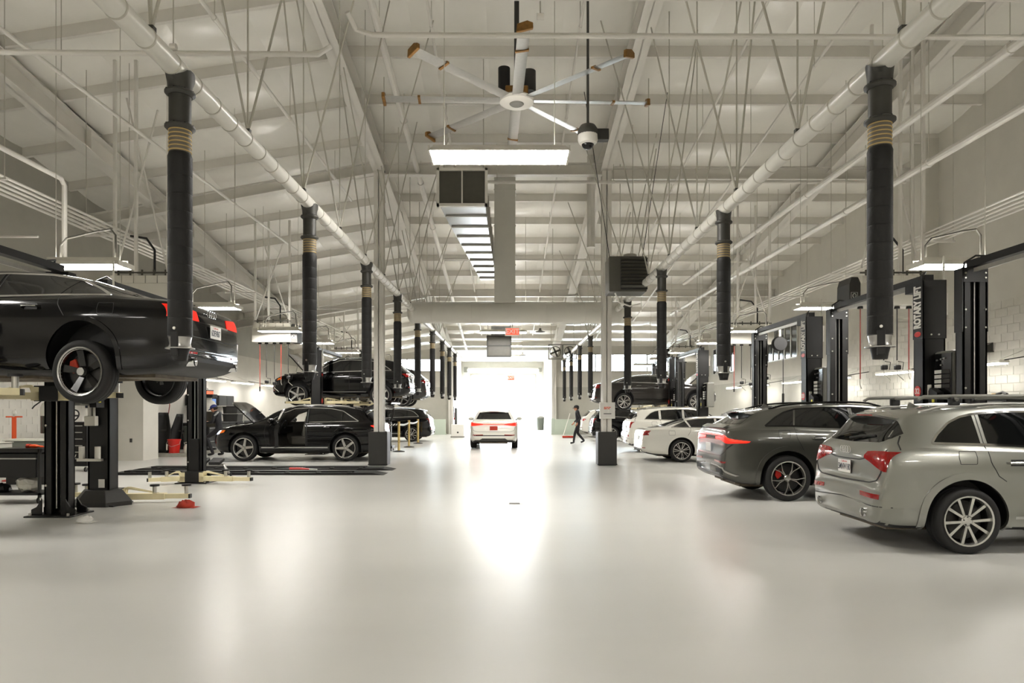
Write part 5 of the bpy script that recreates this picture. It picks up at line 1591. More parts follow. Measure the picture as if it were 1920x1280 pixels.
o = car('etron', P_WHITE, (-.66, 27.9), PI / 2, 'white SUV driving out along the aisle with brake lights on', 'five', RIM_SILVER, lamp='redbrake', pmat=M['canvas'])
o = car('sedan', P_BLACK, (-4.85, 8.65), PI, 'glossy black sedan raised high at the left edge', 'blade', RIM_BLACK, lift=1.80, drop=.14, caliper=M['canvas'], lamp='redlow', plate='6DEV867', sx=.91)
ring_emblem(o, (-1.166, 0, .985), .042)
for x in (0, SPEC['sedan']['wb']):
    pass
for ch in list(o.children):
    if ch.name.startswith('wheel') and not ch.name.startswith('wheel_arch'):
        MB().lathe([(.248, .108), (.262, .122), (.277, .128), (.281, .118), (.268, .10), (.25, .09)], 48, axis='y').build('chrome_rim_lip', M['alu'], ch)
        MB().cyl((0, .1, 0), (0, .112, 0), .045, 20).build('centre_cap', M['alu'], ch)

# black SUV with bonnet, driver's door and tailgate open
o = car('etron', P_BLACK, (-5.02, 21.75), PI, 'black SUV on the floor with bonnet and driver door open', 'five', RIM_SILVER, scale=1.05, variant='open', lamp='redlit', head='headlamp', skip=('rear_window',))
open_bonnet(o, 'etron', P_BLACK, 50)
bv = LIB['etronopen'][1]
patch(bv, [(-.70, 1.17), (.70, 1.17)], [(-.57, 1.47), (.57, 1.47)], 'rear', 1, .003, 16, 8).build('tailgate_opening', M['dark'], o)
lid(o, 'etron', 'rear', [(-.78, .80), (.78, .80)], [(-.57, 1.49), (.57, 1.49)], (-.40, 0, 1.52), R(62), 'tailgate', P_BLACK, 20, 10)
for s in (1, -1):
    MB().cyl((-.55, s * .60, 1.36), (-.95, s * .62, 1.62), .012, 8).build('tailgate_strut', M['zinc'], o)
# interior seen through the door
MB().bb(1.2, 1.7, .1, .6, .45, .72).build('seat_cushion', M['cabin'], o, bevel=.05)
MB().box((1.25, .35, 1.0), (.16, .5, .65), rot=Matrix.Rotation(R(-14), 3, 'Y')).build('seat_back', M['cabin'], o, bevel=.05)
b = MB(); b.tube([(1.98 - .06 * math.sin(2 * PI * k / 24), .38 + .18 * math.cos(2 * PI * k / 24), 1.0 + .17 * math.sin(2 * PI * k / 24)) for k in range(24)], .016, 8, closed=True)
b.cyl((1.98, .38, 1.0), (2.1, .38, .97), .04, 10); b.box((1.98, .38, 1.0), (.02, .34, .05))
b.build('steering_wheel', M['dark'], o)
MB().bb(2.0, 2.2, -.6, .7, .78, 1.02).build('dashboard', M['dark'], o, bevel=.04)
for s in (1,):
    b = ribbon(bv, [(1.14, .42), (1.13, 1.5)], .03, 'side', 1, .004, 20); b.build('pillar_seal', M['dark'], o)
    b = ribbon(bv, [(-.36, 1.16), (.12, 1.455), (.5, 1.53), (1.1, 1.55), (1.55, 1.52), (1.92, 1.37), (2.28, 1.12)], .022, 'side', 1, .007, 60); b.build('window_trim', M['chrome'], o)
    b = ribbon(bv, [(-.36, 1.155), (.12, 1.15), (1.08, 1.125)], .02, 'side', 1, .007, 30); b.build('window_trim', M['chrome'], o)
# open driver door, hinged at its front edge
dl = [(1.18, .44), (2.10, .44)]; du = [(1.18, 1.10), (2.19, 1.07)]
hx, hy = 2.2, .93
T = Matrix.Translation((hx, hy, 0)) @ Matrix.Rotation(R(-62), 4, 'Z') @ Matrix.Translation((-hx, -hy, 0))
b = patch(bv, dl, du, 'side', 1, .01, 20, 10, .09)
n_ = len(b.v) // 2
for i in range(20):
    for j in range(10):
        a = n_ + i * 11 + j; b.f.append((a, a + 1, a + 12, a + 11)); b.m.append(1)
b.xform(T); dr = b.build('driver_door', [P_BLACK, M['charcoal']], o)
b = ribbon(bv, [(1.18, 1.10), (1.19, 1.50), (1.5, 1.49), (1.88, 1.36), (2.19, 1.08)], .035, 'side', 1, .008, 40, 1, .03); b.xform(T); b.build('door_window_frame', M['blackgloss'], dr)
b = patch(bv, [(1.2, 1.09), (2.15, 1.08)], [(1.2, 1.49), (1.5, 1.47), (1.88, 1.34), (2.15, 1.10)], 'side', 1, .001, 16, 6, .006); b.xform(T); b.build('door_glass', M['glass_mid'], dr)
o = car('etron', P_BLACK, (-4.70, 25.7), PI, 'black SUV raised on a lift with its bonnet open', 'five', RIM_SILVER, lift=1.80, drop=.09, scale=1.03)
open_bonnet(o, 'etron', P_BLACK, 55)
o = car('etron', P_BRONZE, (-4.62, 30.2), PI, 'second raised SUV, showing only its tail behind the first', 'five', RIM_SILVER, lift=1.78, drop=.09, lite=True)
o = car('q5', P_BLACK, (-4.80, 34.0), PI, 'black SUV parked behind the belt posts', 'ten', RIM_SILVER, lite=True)
# ------------------------------------------------------------ people
def person(name, label, loc, rz, J, shirt, trousers, hands, cap=None, hairm=None, height_scale=1.0):
    """J: joint positions (x right, y = facing forward, z up) for a posed figure; one continuous skinned body"""
    t = thing(name, label, 'person', loc, rz)
    V = []; E = []; RAD = []; Z = []
    def v(p, r, zone):
        V.append(p); RAD.append(r); Z.append(zone); return len(V) - 1
    pel = v(J['pelvis'], (.155, .115), 't')
    wst = v(J['waist'], (.145, .105), 's'); E.append((pel, wst))
    ch = v(J['chest'], (.175, .12), 's'); E.append((wst, ch))
    nb = v(J['neckbase'], (.10, .085), 's'); E.append((ch, nb))
    nk = v(J['neck'], (.058, .06), 'k'); E.append((nb, nk))
    hd = v(J['head'], (.078, .092), 'k'); E.append((nk, hd))
    ht = v(J['headtop'], (.07, .085), 'k'); E.append((hd, ht))
    for s in ('l', 'r'):
        sh = v(J['sh_' + s], (.075, .07), 's'); E.append((nb, sh))
        el = v(J['el_' + s], (.052, .05), 's'); E.append((sh, el))
        wr = v(J['wr_' + s], (.036, .034), 's'); E.append((el, wr))
        pm = v(J['pm_' + s], (.036, .02), 'k'); E.append((wr, pm))
        d = (Vector(J['pm_' + s]) - Vector(J['wr_' + s])).normalized()
        side_ = Vector(J.get('hs_' + s, (1, 0, 0))).normalized()
        dn = d.cross(side_).normalized()
        base = Vector(J['pm_' + s])
        for k in range(4):
            off = (k - 1.5) * .02
            L = (.07, .08, .076, .058)[k]
            a = v(tuple(base + side_ * off + d * .03), (.0095, .0095), 'k')
            b_ = v(tuple(base + side_ * off + d * (.03 + L * .5) + dn * .012), (.009, .009), 'k')
            c = v(tuple(base + side_ * off + d * (.03 + L * .85) + dn * .035), (.008, .008), 'k')
            E += [(pm, a), (a, b_), (b_, c)]
        th = v(tuple(base - side_ * .045 - d * .02), (.011, .011), 'k')
        t2 = v(tuple(base - side_ * .065 + d * .025 + dn * .012), (.009, .009), 'k')
        E += [(pm, th), (th, t2)]
        hp = v(J['hip_' + s], (.095, .095), 't'); E.append((pel, hp))
        kn = v(J['kn_' + s], (.066, .068), 't'); E.append((hp, kn))
        cf = v(tuple(Vector(J['kn_' + s]).lerp(Vector(J['an_' + s]), .35)), (.062, .062), 't'); E.append((kn, cf))
        an = v(J['an_' + s], (.052, .055), 't'); E.append((cf, an))
        hl = v(tuple(Vector(J['an_' + s]) + Vector((0, -.02, -.035))), (.045, .05), 'b'); E.append((an, hl))
        to = v(J['toe_' + s], (.045, .032), 'b'); E.append((hl, to))
    me = bpy.data.meshes.new('tmp'); me.from_pydata(V, E, [])
    o = bpy.data.objects.new('tmp', me); COL.objects.link(o)
    o.modifiers.new('skin', 'SKIN'); sv = me.skin_vertices[0].data
    for i, r in enumerate(RAD): sv[i].radius = r; sv[i].use_root = (i == 0)
    sb = o.modifiers.new('sub', 'SUBSURF'); sb.levels = 2; sb.render_levels = 2
    dg = bpy.context.evaluated_depsgraph_get()
    out = bpy.data.meshes.new_from_object(o.evaluated_get(dg))
    bpy.data.objects.remove(o)
    out.name = 'person_body'
    mats = {'s': 0, 't': 1, 'k': 2, 'b': 3}
    out.materials.clear()
    for m in (shirt, trousers, M['skin'], M['dark']): out.materials.append(m)
    VV = np.array([tuple(p) for p in V])
    segs_ = [(np.array(V[a]), np.array(V[b_]), Z[b_], (max(RAD[a]) + max(RAD[b_])) * .5, max(RAD[a]), max(RAD[b_])) for a, b_ in E]
    for p in out.polygons:
        c = np.array(p.center); best = 9; zone = 's'
        for a, b_, zn, rd, r0_, r1_ in segs_:
            ab = b_ - a; tt = np.clip(np.dot(c - a, ab) / (np.dot(ab, ab) + 1e-9), 0, 1)
            dd = np.linalg.norm(c - a - ab * tt) - (r0_ * (1 - tt) + r1_ * tt)
            if dd < best: best = dd; zone = zn
        p.material_index = mats[zone]; p.use_smooth = True
    link('body', out, t)
    H = Vector(J['head']); T_ = Vector(J['headtop'])
    f = Vector(J.get('face', (0, 1, 0))).normalized()
    up = (T_ - H).normalized(); f = (f - up * f.dot(up)).normalized(); rt = f.cross(up)
    F = Matrix((rt, f, up)).transposed().to_4x4(); F.translation = H
    def hp_(b, nm, m): b.xform(F); return b.build(nm, m, t)
    hp_(MB().sphere((0, -.018, .045), .108, 16, 10, (.92, 1.0, 1.0)), 'hair', hairm or M['hair'])
    hp_(MB().sphere((0, .02, .01), .092, 16, 12, (.88, 1.0, 1.22)), 'face', M['skin'])
    hp_(MB().add([(-.014, .105, .0), (.014, .105, .0), (0, .105, .05), (0, .132, .0)], [(0, 1, 2), (0, 3, 1), (1, 3, 2), (2, 3, 0)]), 'nose', M['skin'])
    for s in (-1, 1):
        hp_(MB().sphere((s * .033, .102, .035), .011, 8, 6), 'eye', M['dark'])
        hp_(MB().sphere((s * .088, .0, .015), .026, 8, 6, (.4, .8, 1.2)), 'ear', M['skin'])
    hp_(MB().sphere((0, .104, -.048), .022, 8, 6, (1, .3, .3)), 'mouth', M['canvas'])
    if cap:
        b = MB(); b.sphere((0, -.005, .075), .118, 18, 10, (.95, 1.05, .80)); b.v = [(v_[0], v_[1], max(v_[2], .055)) for v_ in b.v]
        cp = hp_(b, 'cap', cap)
        b = MB(); n = 9; vs = []; fs = []
        for i in range(n + 1):
            a = PI * i / n
            vs += [(.095 * math.cos(a), .09 + .0 * math.sin(a), .07), (.09 * math.cos(a), .09 + .11 * math.sin(a), .05), (.09 * math.cos(a), .09 + .11 * math.sin(a), .042), (.095 * math.cos(a), .09, .06)]
        for i in range(n):
            for k in range(4): fs.append((i * 4 + k, i * 4 + (k + 1) % 4, i * 4 + 4 + (k + 1) % 4, i * 4 + 4 + k))
        b.add(vs, fs); b.xform(F); b.build('cap_brim', cap, cp)
    return t, F
# mechanic perched by the bench, facing left (-X) and looking down at his hands; local +y is forward
J = dict(pelvis=(0, .0, .92), waist=(0, .02, 1.06), chest=(0, .06, 1.28), neckbase=(0, .09, 1.45), neck=(0, .13, 1.52), head=(0, .18, 1.58), headtop=(0, .22, 1.68), face=(0, 1, -.45),
         sh_l=(-.19, .08, 1.41), sh_r=(.19, .08, 1.41), el_l=(-.25, .14, 1.14), el_r=(.25, .14, 1.14), wr_l=(-.14, .38, 1.12), wr_r=(.12, .40, 1.13), pm_l=(-.09, .45, 1.14), pm_r=(.07, .47, 1.15), hs_l=(0, .3, .9), hs_r=(0, .3, .9),
         hip_l=(-.10, .03, .86), hip_r=(.10, .03, .86), kn_l=(-.12, .38, .62), kn_r=(.11, .16, .46), an_l=(-.11, .18, .10), an_r=(.11, -.06, .09), toe_l=(-.12, .36, .035), toe_r=(.13, .12, .035))
mech, Fm = person('person', 'mechanic in black uniform and blue cap looking down at the bench', (-9.95, 23.35, 0), PI / 2, J, M['uniform'], M['uniform'], None, M['blue'])
MB().tube([(-.10, .0, 1.49), (-.19, .01, 1.44), (-.235, .08, 1.36)], .03, 8).build('shoulder_panel', M['uniform_grey'], mech)
MB().tube([(.10, .0, 1.49), (.19, .01, 1.44), (.235, .08, 1.36)], .03, 8).build('shoulder_panel', M['uniform_grey'], mech)
MB().bb(-.16, -.04, .44, .56, 1.12, 1.17).build('held_part', M['grey'], mech, bevel=.01)
# person walking along the right bays towards the aisle
J2 = dict(pelvis=(0, 0, .94), waist=(0, .01, 1.08), chest=(0, .03, 1.30), neckbase=(0, .05, 1.47), neck=(0, .06, 1.53), head=(0, .08, 1.60), headtop=(0, .09, 1.70), face=(0, 1, -.1),
          sh_l=(-.19, .04, 1.43), sh_r=(.19, .04, 1.43), el_l=(-.23, -.08, 1.16), el_r=(.23, .0, 1.15), wr_l=(-.22, .06, .96), wr_r=(.22, .16, .98), pm_l=(-.21, .10, .89), pm_r=(.21, .21, .92), hs_l=(0, 1, .3), hs_r=(0, 1, .3),
          hip_l=(-.09, 0, .88), hip_r=(.09, 0, .88), kn_l=(-.10, .16, .50), kn_r=(.10, .02, .48), an_l=(-.10, .22, .10), an_r=(.10, -.26, .16), toe_l=(-.11, .38, .035), toe_r=(.11, -.12, .06))
person('person', 'person in dark clothes and cap walking past the far right bays', (3.1, 31.2, 0), PI / 2, J2, M['uniform'], M['uniform'], None, M['uniform'])

# ------------------------------------------------------------ things on the left
def wheels4(t, w, d, r=.05, inset=.05, x0=0, y0=0):
    for sx_ in (-1, 1):
        for sy_ in (-1, 1):
            x, y = x0 + sx_ * (w / 2 - inset), y0 + sy_ * (d / 2 - inset)
            q = MB().cyl((x - .015, y, r), (x + .015, y, r), r, 14).build('caster', M['dark'], t)
            MB().bb(x - .022, x + .022, y - .012, y + .012, r, r * 2.1).build('caster_fork', M['zinc'], q, smooth=False)
# tool cart at the left edge
t = thing('tool_cart', 'black two-shelf tool cart at the left edge behind the lift post', 'tool cart', (-8.5, 11.75, 0))
w, d = 1.15, .5
b = MB()
for sx_ in (-1, 1):
    for sy_ in (-1, 1): b.bb(sx_ * (w / 2 - .02) - .02, sx_ * (w / 2 - .02) + .02, sy_ * (d / 2 - .02) - .02, sy_ * (d / 2 - .02) + .02, .1, .93)
b.build('cart_frame', M['black'], t, smooth=False)
MB().bb(-w / 2, w / 2, -d / 2, d / 2, .86, .93).build('top_tray', M['black'], t, smooth=False, bevel=.01)
MB().bb(-w / 2 + .02, w / 2 - .06, -d / 2 - .01, d / 2, .44, .84).build('drawer_box', M['dark'], t, smooth=False, bevel=.01)
MB().bb(-w / 2 + .05, w / 2 - .05, -d / 2 - .03, -d / 2, .75, .77).build('drawer_pull', M['alu'], t, smooth=False)
MB().bb(-w / 2, w / 2, -d / 2, d / 2, .14, .18).build('bottom_shelf', M['black'], t, smooth=False)
wheels4(t, w, d)
t = thing('plastic_bag', 'crumpled clear plastic bag on the lower cart shelf', 'bag', (-8.25, 11.7, .185))
b = MB(); b.sphere((0, 0, .12), .18, 16, 10, (1.1, .8, .7)); rr_ = random.Random(3)
b.v = [(v[0] + rr_.uniform(-.03, .03), v[1] + rr_.uniform(-.03, .03), max(0.002, v[2] + rr_.uniform(-.03, .03))) for v in b.v]; b.build('bag_film', M['translucent'], t, angle=10)
MB().tube([(.0, .0, .23), (.02, .01, .28), (.05, .0, .3)], [.03, .018, .03], 8).build('bag_knot', M['translucent'], t)
t = thing('rag_pile', 'black rags heaped on the lower cart shelf', 'rag', (-8.75, 11.7, .18))
b = MB(); b.sphere((0, 0, .05), .16, 14, 8, (1.3, .9, .5)); b.v = [(v[0] + rr_.uniform(-.03, .03), v[1], max(0.002, v[2] + rr_.uniform(-.02, .03))) for v in b.v]; b.build('cloth_heap', M['dark'], t)
t = thing('work_glove', 'orange work glove lying on top of the tool cart', 'glove', (-8.15, 11.68, .93))
b = MB(); b.sphere((0, 0, .03), .06, 12, 8, (1.5, .8, .5))
for k in range(4): b.tube([(.06, -.03 + .02 * k, .03), (.12, -.035 + .023 * k, .025), (.15, -.04 + .025 * k, .015)], .012, 6)
b.tube([(.0, .04, .03), (.05, .08, .02)], .013, 6)
b.build('glove_shell', M['orange'], t)
MB().cyl((-.12, 0, .03), (-.06, 0, .03), .04, 12).build('cuff', M['canvas'], t)
t = thing('clear_tray', 'pale clear plastic tray on the left of the cart top', 'tray', (-8.85, 11.72, .93))
b = MB(); b.bb(-.18, .18, -.15, .15, 0, .01); b.bb(-.19, -.18, -.15, .15, 0, .09); b.bb(.18, .19, -.15, .15, 0, .09); b.bb(-.18, .18, -.16, -.15, 0, .09); b.bb(-.18, .18, .15, .16, 0, .09); b.build('tray_shell', M['translucent'], t, smooth=False, bevel=.004)
MB().bb(-.2, .2, -.17, .17, .085, .095).build('tray_lid', M['translucent'], t, smooth=False)
t = thing('support_stand', 'orange tall under-hoist support stand by the left wall', 'jack stand', (-11.05, 15.2, 0))
MB().cyl((0, 0, .05), (0, 0, 1.42), .045, 14).build('tube', M['orange'], t)
MB().cyl((0, 0, 1.4), (0, 0, 1.5), .022, 10).build('screw', M['zinc'], t)
MB().cyl((0, 0, 1.49), (0, 0, 1.56), .05, 12, .035).build('saddle', M['paper'], t)
MB().cyl((-.18, 0, 1.42), (.18, 0, 1.42), .016, 8).build('handle_bar', M['orange'], t)
b = MB(); b.lathe([(0, .07), (.06, .07), (.22, .02), (.23, 0), (0, 0)], 8); b.build('foot_plate', M['red'], t)
t = thing('oil_drain', 'oil drain tank of cloudy plastic half full of dark oil', 'oil drain', (-10.35, 15.4, 0))
MB().bb(-.28, .28, -.25, .25, 1.80, 2.0).build('funnel_tray', M['dark'], t, bevel=.02)
MB().tube([(.0, 0, 1.8), (.0, 0, 1.74)], .14, 16).build('neck_ring', M['zinc'], t)
MB().lathe([(0, 1.05), (.21, 1.05), (.215, 1.07), (.215, 1.44), (.2, 1.44), (0, 1.44)], 24).build('oil_fill', M['oil'], t)
MB().lathe([(.215, 1.44), (.215, 1.62), (.18, 1.72), (.12, 1.76), (0, 1.76)], 24).build('tank', M['translucent'], t)
MB().tube([(-.12, -.15, 1.78), (-.25, -.2, 1.66), (-.3, -.2, 1.6)], .014, 8).build('valve_lever', M['dark'], t)
b = MB()
for a in range(3): b.cyl((0, 0, 1.05), (.28 * math.cos(a * 2.1), .28 * math.sin(a * 2.1), .05), .02, 8)
b.cyl((0, 0, .1), (0, 0, 1.05), .035, 10); b.build('stand_legs', M['black'], t)
for a in range(3): MB().cyl((.28 * math.cos(a * 2.1), .28 * math.sin(a * 2.1), .06), (.28 * math.cos(a * 2.1) + .03, .28 * math.sin(a * 2.1), .06), .055, 12).build('caster', M['dark'], t)
t = thing('storage_bin', 'grey green plastic storage tote on a stand behind the tool cart', 'storage bin', (-10.2, 14.6, 0))
b = MB(); b.prism([(-.40, .62), (.40, .62), (.44, .92), (-.44, .92)], -.25, .25, 'y'); b.build('tote', M['bin'], t, smooth=False, bevel=.015)
MB().bb(-.47, .47, -.28, .28, .92, .96).build('tote_lid', M['translucent'], t, smooth=False, bevel=.01)
MB().bb(-.42, .42, -.24, .24, .0, .62).build('stand', M['black'], t, smooth=False, bevel=.02)
# black roller tool cabinet
def tool_cabinet(name, label, loc, w, d, h, rz=0.0, drawers=6, handle='alu', grp=None):
    t = thing(name, label, 'tool cabinet', loc, rz, grp)
    MB().bb(-w / 2, w / 2, -d / 2, d / 2, .14, h).build('cabinet_body', M['black'], t, smooth=False, bevel=.012)
    MB().bb(-w / 2 - .02, w / 2 + .02, -d / 2 - .02, d / 2 + .02, h, h + .04).build('worktop', M['dark'], t, smooth=False, bevel=.01)
    z = h - .03; hh = (h - .22) / drawers
    for k in range(drawers):
        q = MB().bb(-w / 2 + .04, w / 2 - .04, -d / 2 - .012, -d / 2, z - hh + .01, z).build('drawer', M['dark'], t, smooth=False, bevel=.004)
        MB().bb(-w / 2 + .1, w / 2 - .1, -d / 2 - .03, -d / 2 - .012, z - .035, z - .012).build('handle', M[handle], q, smooth=False)
        z -= hh
    wheels4(t, w, d, .06)
    return t
tc = tool_cabinet('tool_cabinet', 'black roller tool cabinet with red hooks behind the lift post', (-11.15, 17.6, 0), .82, .6, 1.22)
for z in (1.0, .68): MB().tube([(-.42, -.25, z), (-.55, -.33, z + .01), (-.56, -.36, z - .05)], .016, 6).build('red_hook', M['orange'], tc)
text('W', .1, M['paper'], tc, (.12, -.345, .4), (PI / 2, 0, 0), .001, .004)
t = thing('steering_wheel', 'black steering wheel lying on the roller tool cabinet', 'steering wheel', (-11.3, 17.6, 1.26))
T = Matrix.Translation((0, 0, .16)) @ Matrix.Rotation(R(62), 4, 'X')
b = MB(); b.tube([(.17 * math.cos(2 * PI * k / 28), .17 * math.sin(2 * PI * k / 28), 0) for k in range(28)], .018, 8, closed=True); b.xform(T); b.build('rim', M['dark'], t)
b = MB(); b.sphere((0, 0, 0), .06, 12, 8, (1, 1, .5)); b.box((0, 0, 0), (.32, .04, .02)); b.box((0, -.08, 0), (.04, .16, .02)); b.xform(T); b.build('spokes', M['charcoal'], t)
t = thing('wall_screen', 'dark wall screen behind the wheel of the raised sedan', 'screen', (-11.9, 19.6, 1.62))
MB().bb(-.42, .42, -.03, .03, 0, .75).build('bezel', M['dark'], t, smooth=False, bevel=.008)
MB().bb(-.40, .40, -.034, -.03, .02, .73).build('screen_face', M['ink'], t, smooth=False)
MB().box((.22, -.036, .34), (.16, .003, .05), rot=Matrix.Rotation(R(-20), 3, 'Y')).build('blue_mark', M['screen'], t, smooth=False)
MB().cyl((0, .02, .3), (-.2, .4, .3), .03, 8).build('wall_arm', M['dark'], t)
# recess with body panels, bin, bucket and jug
def bumper_panel(loc, rz, lab, h, w):
    t = thing('body_panel', lab, 'car panel', loc, rz, 'black panels leaning in the recess')
    b = MB(); nu, nv = 8, 12; vs = []; fs = []
    for i in range(nu + 1):
        for j in range(nv + 1):
            u, v = i / nu - .5, j / nv
            wid = w * (1 - .55 * max(0, v - .55) / .45)
            vs.append((u * wid + .1 * (v - .5), -.16 * (4 * u * u) + .25 * v, v * h))
    for i in range(nu):
        for j in range(nv): a = i * (nv + 1) + j; fs.append((a, a + nv + 1, a + nv + 2, a + 1))
    b.add(vs, fs); o = b.build('panel_skin', M['dark'], t); s_ = o.modifiers.new('s', 'SOLIDIFY'); s_.thickness = .02
    MB().box((.1, .12, h * .55), (w * .5, .03, .06)).build('panel_slot', M['charcoal'], t, bevel=.01)
    MB().bb(-w * .35, -w * .1, -.02, .06, 0, .12).build('panel_bracket', M['charcoal'], t, bevel=.01)
    return t
bumper_panel((-11.75, 22.95, .12), R(8), 'black car body panel leaning in the recess, taller one', 1.35, .62)
bumper_panel((-11.35, 23.2, .12), R(-12), 'black car body panel leaning in the recess, beside the bin', 1.3, .45)
t = thing('rubbish_bin', 'grey round rubbish bin standing on the curb', 'bin', (-11.0, 23.6, .12))
MB().lathe([(0, 0), (.24, 0), (.30, .82), (.32, .83), (.32, .88), (.28, .88), (.26, .1), (0, .08)], 28).build('bin_shell', M['bin'], t)
for s in (-1, 1): MB().bb(s * .31 - .03, s * .31 + .03, -.06, .06, .62, .68).build('bin_grip', M['bin'], t, bevel=.01)
t = thing('bucket', 'red plastic bucket on the curb before the grey bin', 'bucket', (-11.25, 22.85, .12))
MB().lathe([(0, 0), (.16, 0), (.2, .42), (.215, .42), (.215, .46), (.185, .46), (.15, .03), (0, .03)], 24).build('pail', M['red'], t)
MB().tube([(-.21, 0, .43), (-.22, -.1, .30), (0, -.2, .22), (.22, -.1, .30), (.21, 0, .43)], .006, 6).build('bail_handle', M['zinc'], t)
MB().bb(-.2, -.17, -.14, -.1, .1, .3).build('pail_sticker', M['paper'], t, smooth=False)
t = thing('jug', 'round white jug beside the red bucket', 'jug', (-10.78, 22.9, .12))
MB().lathe([(0, 0), (.15, .0), (.17, .05), (.17, .2), (.13, .28), (.05, .31), (.05, .35), (0, .35)], 20).build('jug_body', M['translucent'], t)
MB().cyl((0, 0, .34), (0, 0, .38), .055, 12).build('jug_cap', M['red'], t)
MB().tube([(-.12, 0, .26), (-.17, 0, .34), (-.06, 0, .36)], .012, 6).build('jug_handle', M['translucent'], t)
t = thing('oil_drain', 'second oil drain with cloudy tank above the grey bin', 'oil drain', (-10.9, 24.6, 0))
MB().bb(-.26, .26, -.22, .22, 2.0, 2.12).build('funnel_tray', M['dark'], t, bevel=.02)
MB().lathe([(0, .95), (.28, .95), (.28, 1.5), (0, 1.5)], 20).build('oil_fill', M['oil'], t)
MB().lathe([(.28, 1.5), (.28, 1.75), (.22, 1.86), (.14, 1.9), (.14, 2.0), (0, 2.0)], 20).build('tank', M['translucent'], t)
MB().lathe([(0, .12), (.3, .12), (.3, .2), (.06, .25), (.06, .95), (0, .95)], 16).build('pedestal', M['black'], t)
t = thing('wall_socket', 'grey wall socket on the white wall return', 'socket', (-11.72, 21.09, .62))
MB().bb(-.04, .04, -.012, 0, -.06, .06).build('cover_plate', M['collar'], t, smooth=False, bevel=.004)
for z in (-.025, .025): MB().cyl((0, -.012, z), (0, -.016, z), .016, 12).build('socket_face', M['dark'], t)
t = thing('air_hose', 'red air hose hanging down the wall of the recess', 'hose', (-12.08, 24.2, 1.1))
MB().tube([(0, 0, 1.0), (.0, 0, .6), (-.05, -.02, .2), (-.1, -.05, -.1)], .014, 8).build('hose_line', M['copper'], t)
MB().cyl((-.1, -.05, -.1), (-.11, -.06, -.2), .02, 8).build('hose_coupler', M['zinc'], t)
# workbench along the left wall
t = thing('workbench', 'long black workbench along the left wall behind the mechanic', 'workbench', (-11.75, 29.0, 0))
MB().bb(-.4, .5, -4.2, 4.2, 1.02, 1.08).build('benchtop', M['dark'], t, smooth=False, bevel=.01)
for k in range(5):
    y = -4.1 + k * 1.7
    q = MB().bb(-.38, .44, y, y + 1.5, .1, 1.02).build('drawer_unit', M['black'], t, smooth=False, bevel=.01)
    for z in (.35, .6, .85): MB().bb(.44, .465, y + .2, y + 1.3, z, z + .025).build('handle', M['alu'], q, smooth=False)
for k, (y, lab) in enumerate(((26.3, 'black wall cabinet under the orange helmet'), (28.2, 'black wall cabinet behind the open bonnet'))):
    t = thing('wall_cabinet', lab, 'cabinet', (-11.95, y, 1.72), group='black wall cabinets')
    MB().bb(-.22, .22, -.75, .75, 0, .42).build('cabinet_box', M['dark'], t, smooth=False, bevel=.01)
    MB().bb(.22, .235, -.73, -.01, .02, .40).build('door', M['black'], t, smooth=False); MB().bb(.22, .235, .01, .73, .02, .40).build('door', M['black'], t, smooth=False)
    MB().bb(-.22, .3, -.74, .74, -.03, 0).build('shelf', M['steel_grey'], t, smooth=False)
t = thing('helmet', 'bright orange helmet on the black wall cabinet', 'helmet', (-11.85, 26.0, 2.14))
b = MB(); b.sphere((0, 0, .12), .2, 18, 12, (1, 1.1, .9)); b.v = [(v[0], v[1], max(v[2], .0)) for v in b.v]; b.build('helmet_shell', M['orange'], t)
MB().tube([(.15, -.2, .03), (.26, 0, .02), (.15, .2, .03)], .02, 8).build('helmet_rim', M['dark'], t)
t = thing('toolbox', 'orange toolbox beside the helmet on the wall cabinet', 'toolbox', (-11.9, 26.75, 2.14))
MB().bb(-.14, .14, -.3, .3, 0, .16).build('case', M['orange'], t, smooth=False, bevel=.02)
MB().bb(-.145, .145, -.305, .305, .15, .2).build('lid', M['dark'], t, smooth=False, bevel=.01)
MB().tube([(0, -.1, .2), (0, -.08, .26), (0, .08, .26), (0, .1, .2)], .012, 8).build('handle', M['dark'], t)
t = thing('monitor', 'small computer screen glowing blue above the bench', 'monitor', (-11.55, 26.6, 1.08))
MB().bb(-.02, .02, -.17, .17, .48, .92).build('bezel', M['dark'], t, smooth=False, bevel=.008)
MB().box((.02, -.0, .70), (.004, .30, .40)).build('screen_face', M['screen'], t, smooth=False)
b = MB(); b.bb(-.015, .015, -.165, .165, .49, .91); b.xform(Matrix.Translation((0, -.19, 0)) @ Matrix.Rotation(PI / 2, 4, 'Z')) if False else None
MB().bb(-.16, .16, -.19, -.185, .5, .90).build('screen_side', M['screen'], t, smooth=False)
MB().bb(-.18, .18, -.185, -.17, .48, .92).build('side_bezel', M['dark'], t, smooth=False)
MB().cyl((0, 0, .02), (0, 0, .5), .025, 10).build('stand', M['dark'], t); MB().bb(-.12, .12, -.15, .15, 0, .02).build('foot', M['dark'], t, smooth=False)
for k, (y, z, lab) in enumerate(((28.3, 1.08, 'lower dark stacking crate on the bench'), (28.3, 1.40, 'upper dark stacking crate on the bench'))):
    t = thing('crate', lab, 'crate', (-11.5, y, z), group='dark crates on the bench')
    MB().prism([(-.28, 0), (.28, 0), (.31, .28), (-.31, .28)], -.3, .3, 'y').build('crate_shell', M['charcoal'], t, smooth=False, bevel=.01)
    MB().bb(-.33, .33, -.32, .32, .27, .31).build('crate_rim', M['charcoal'], t, smooth=False, bevel=.008)
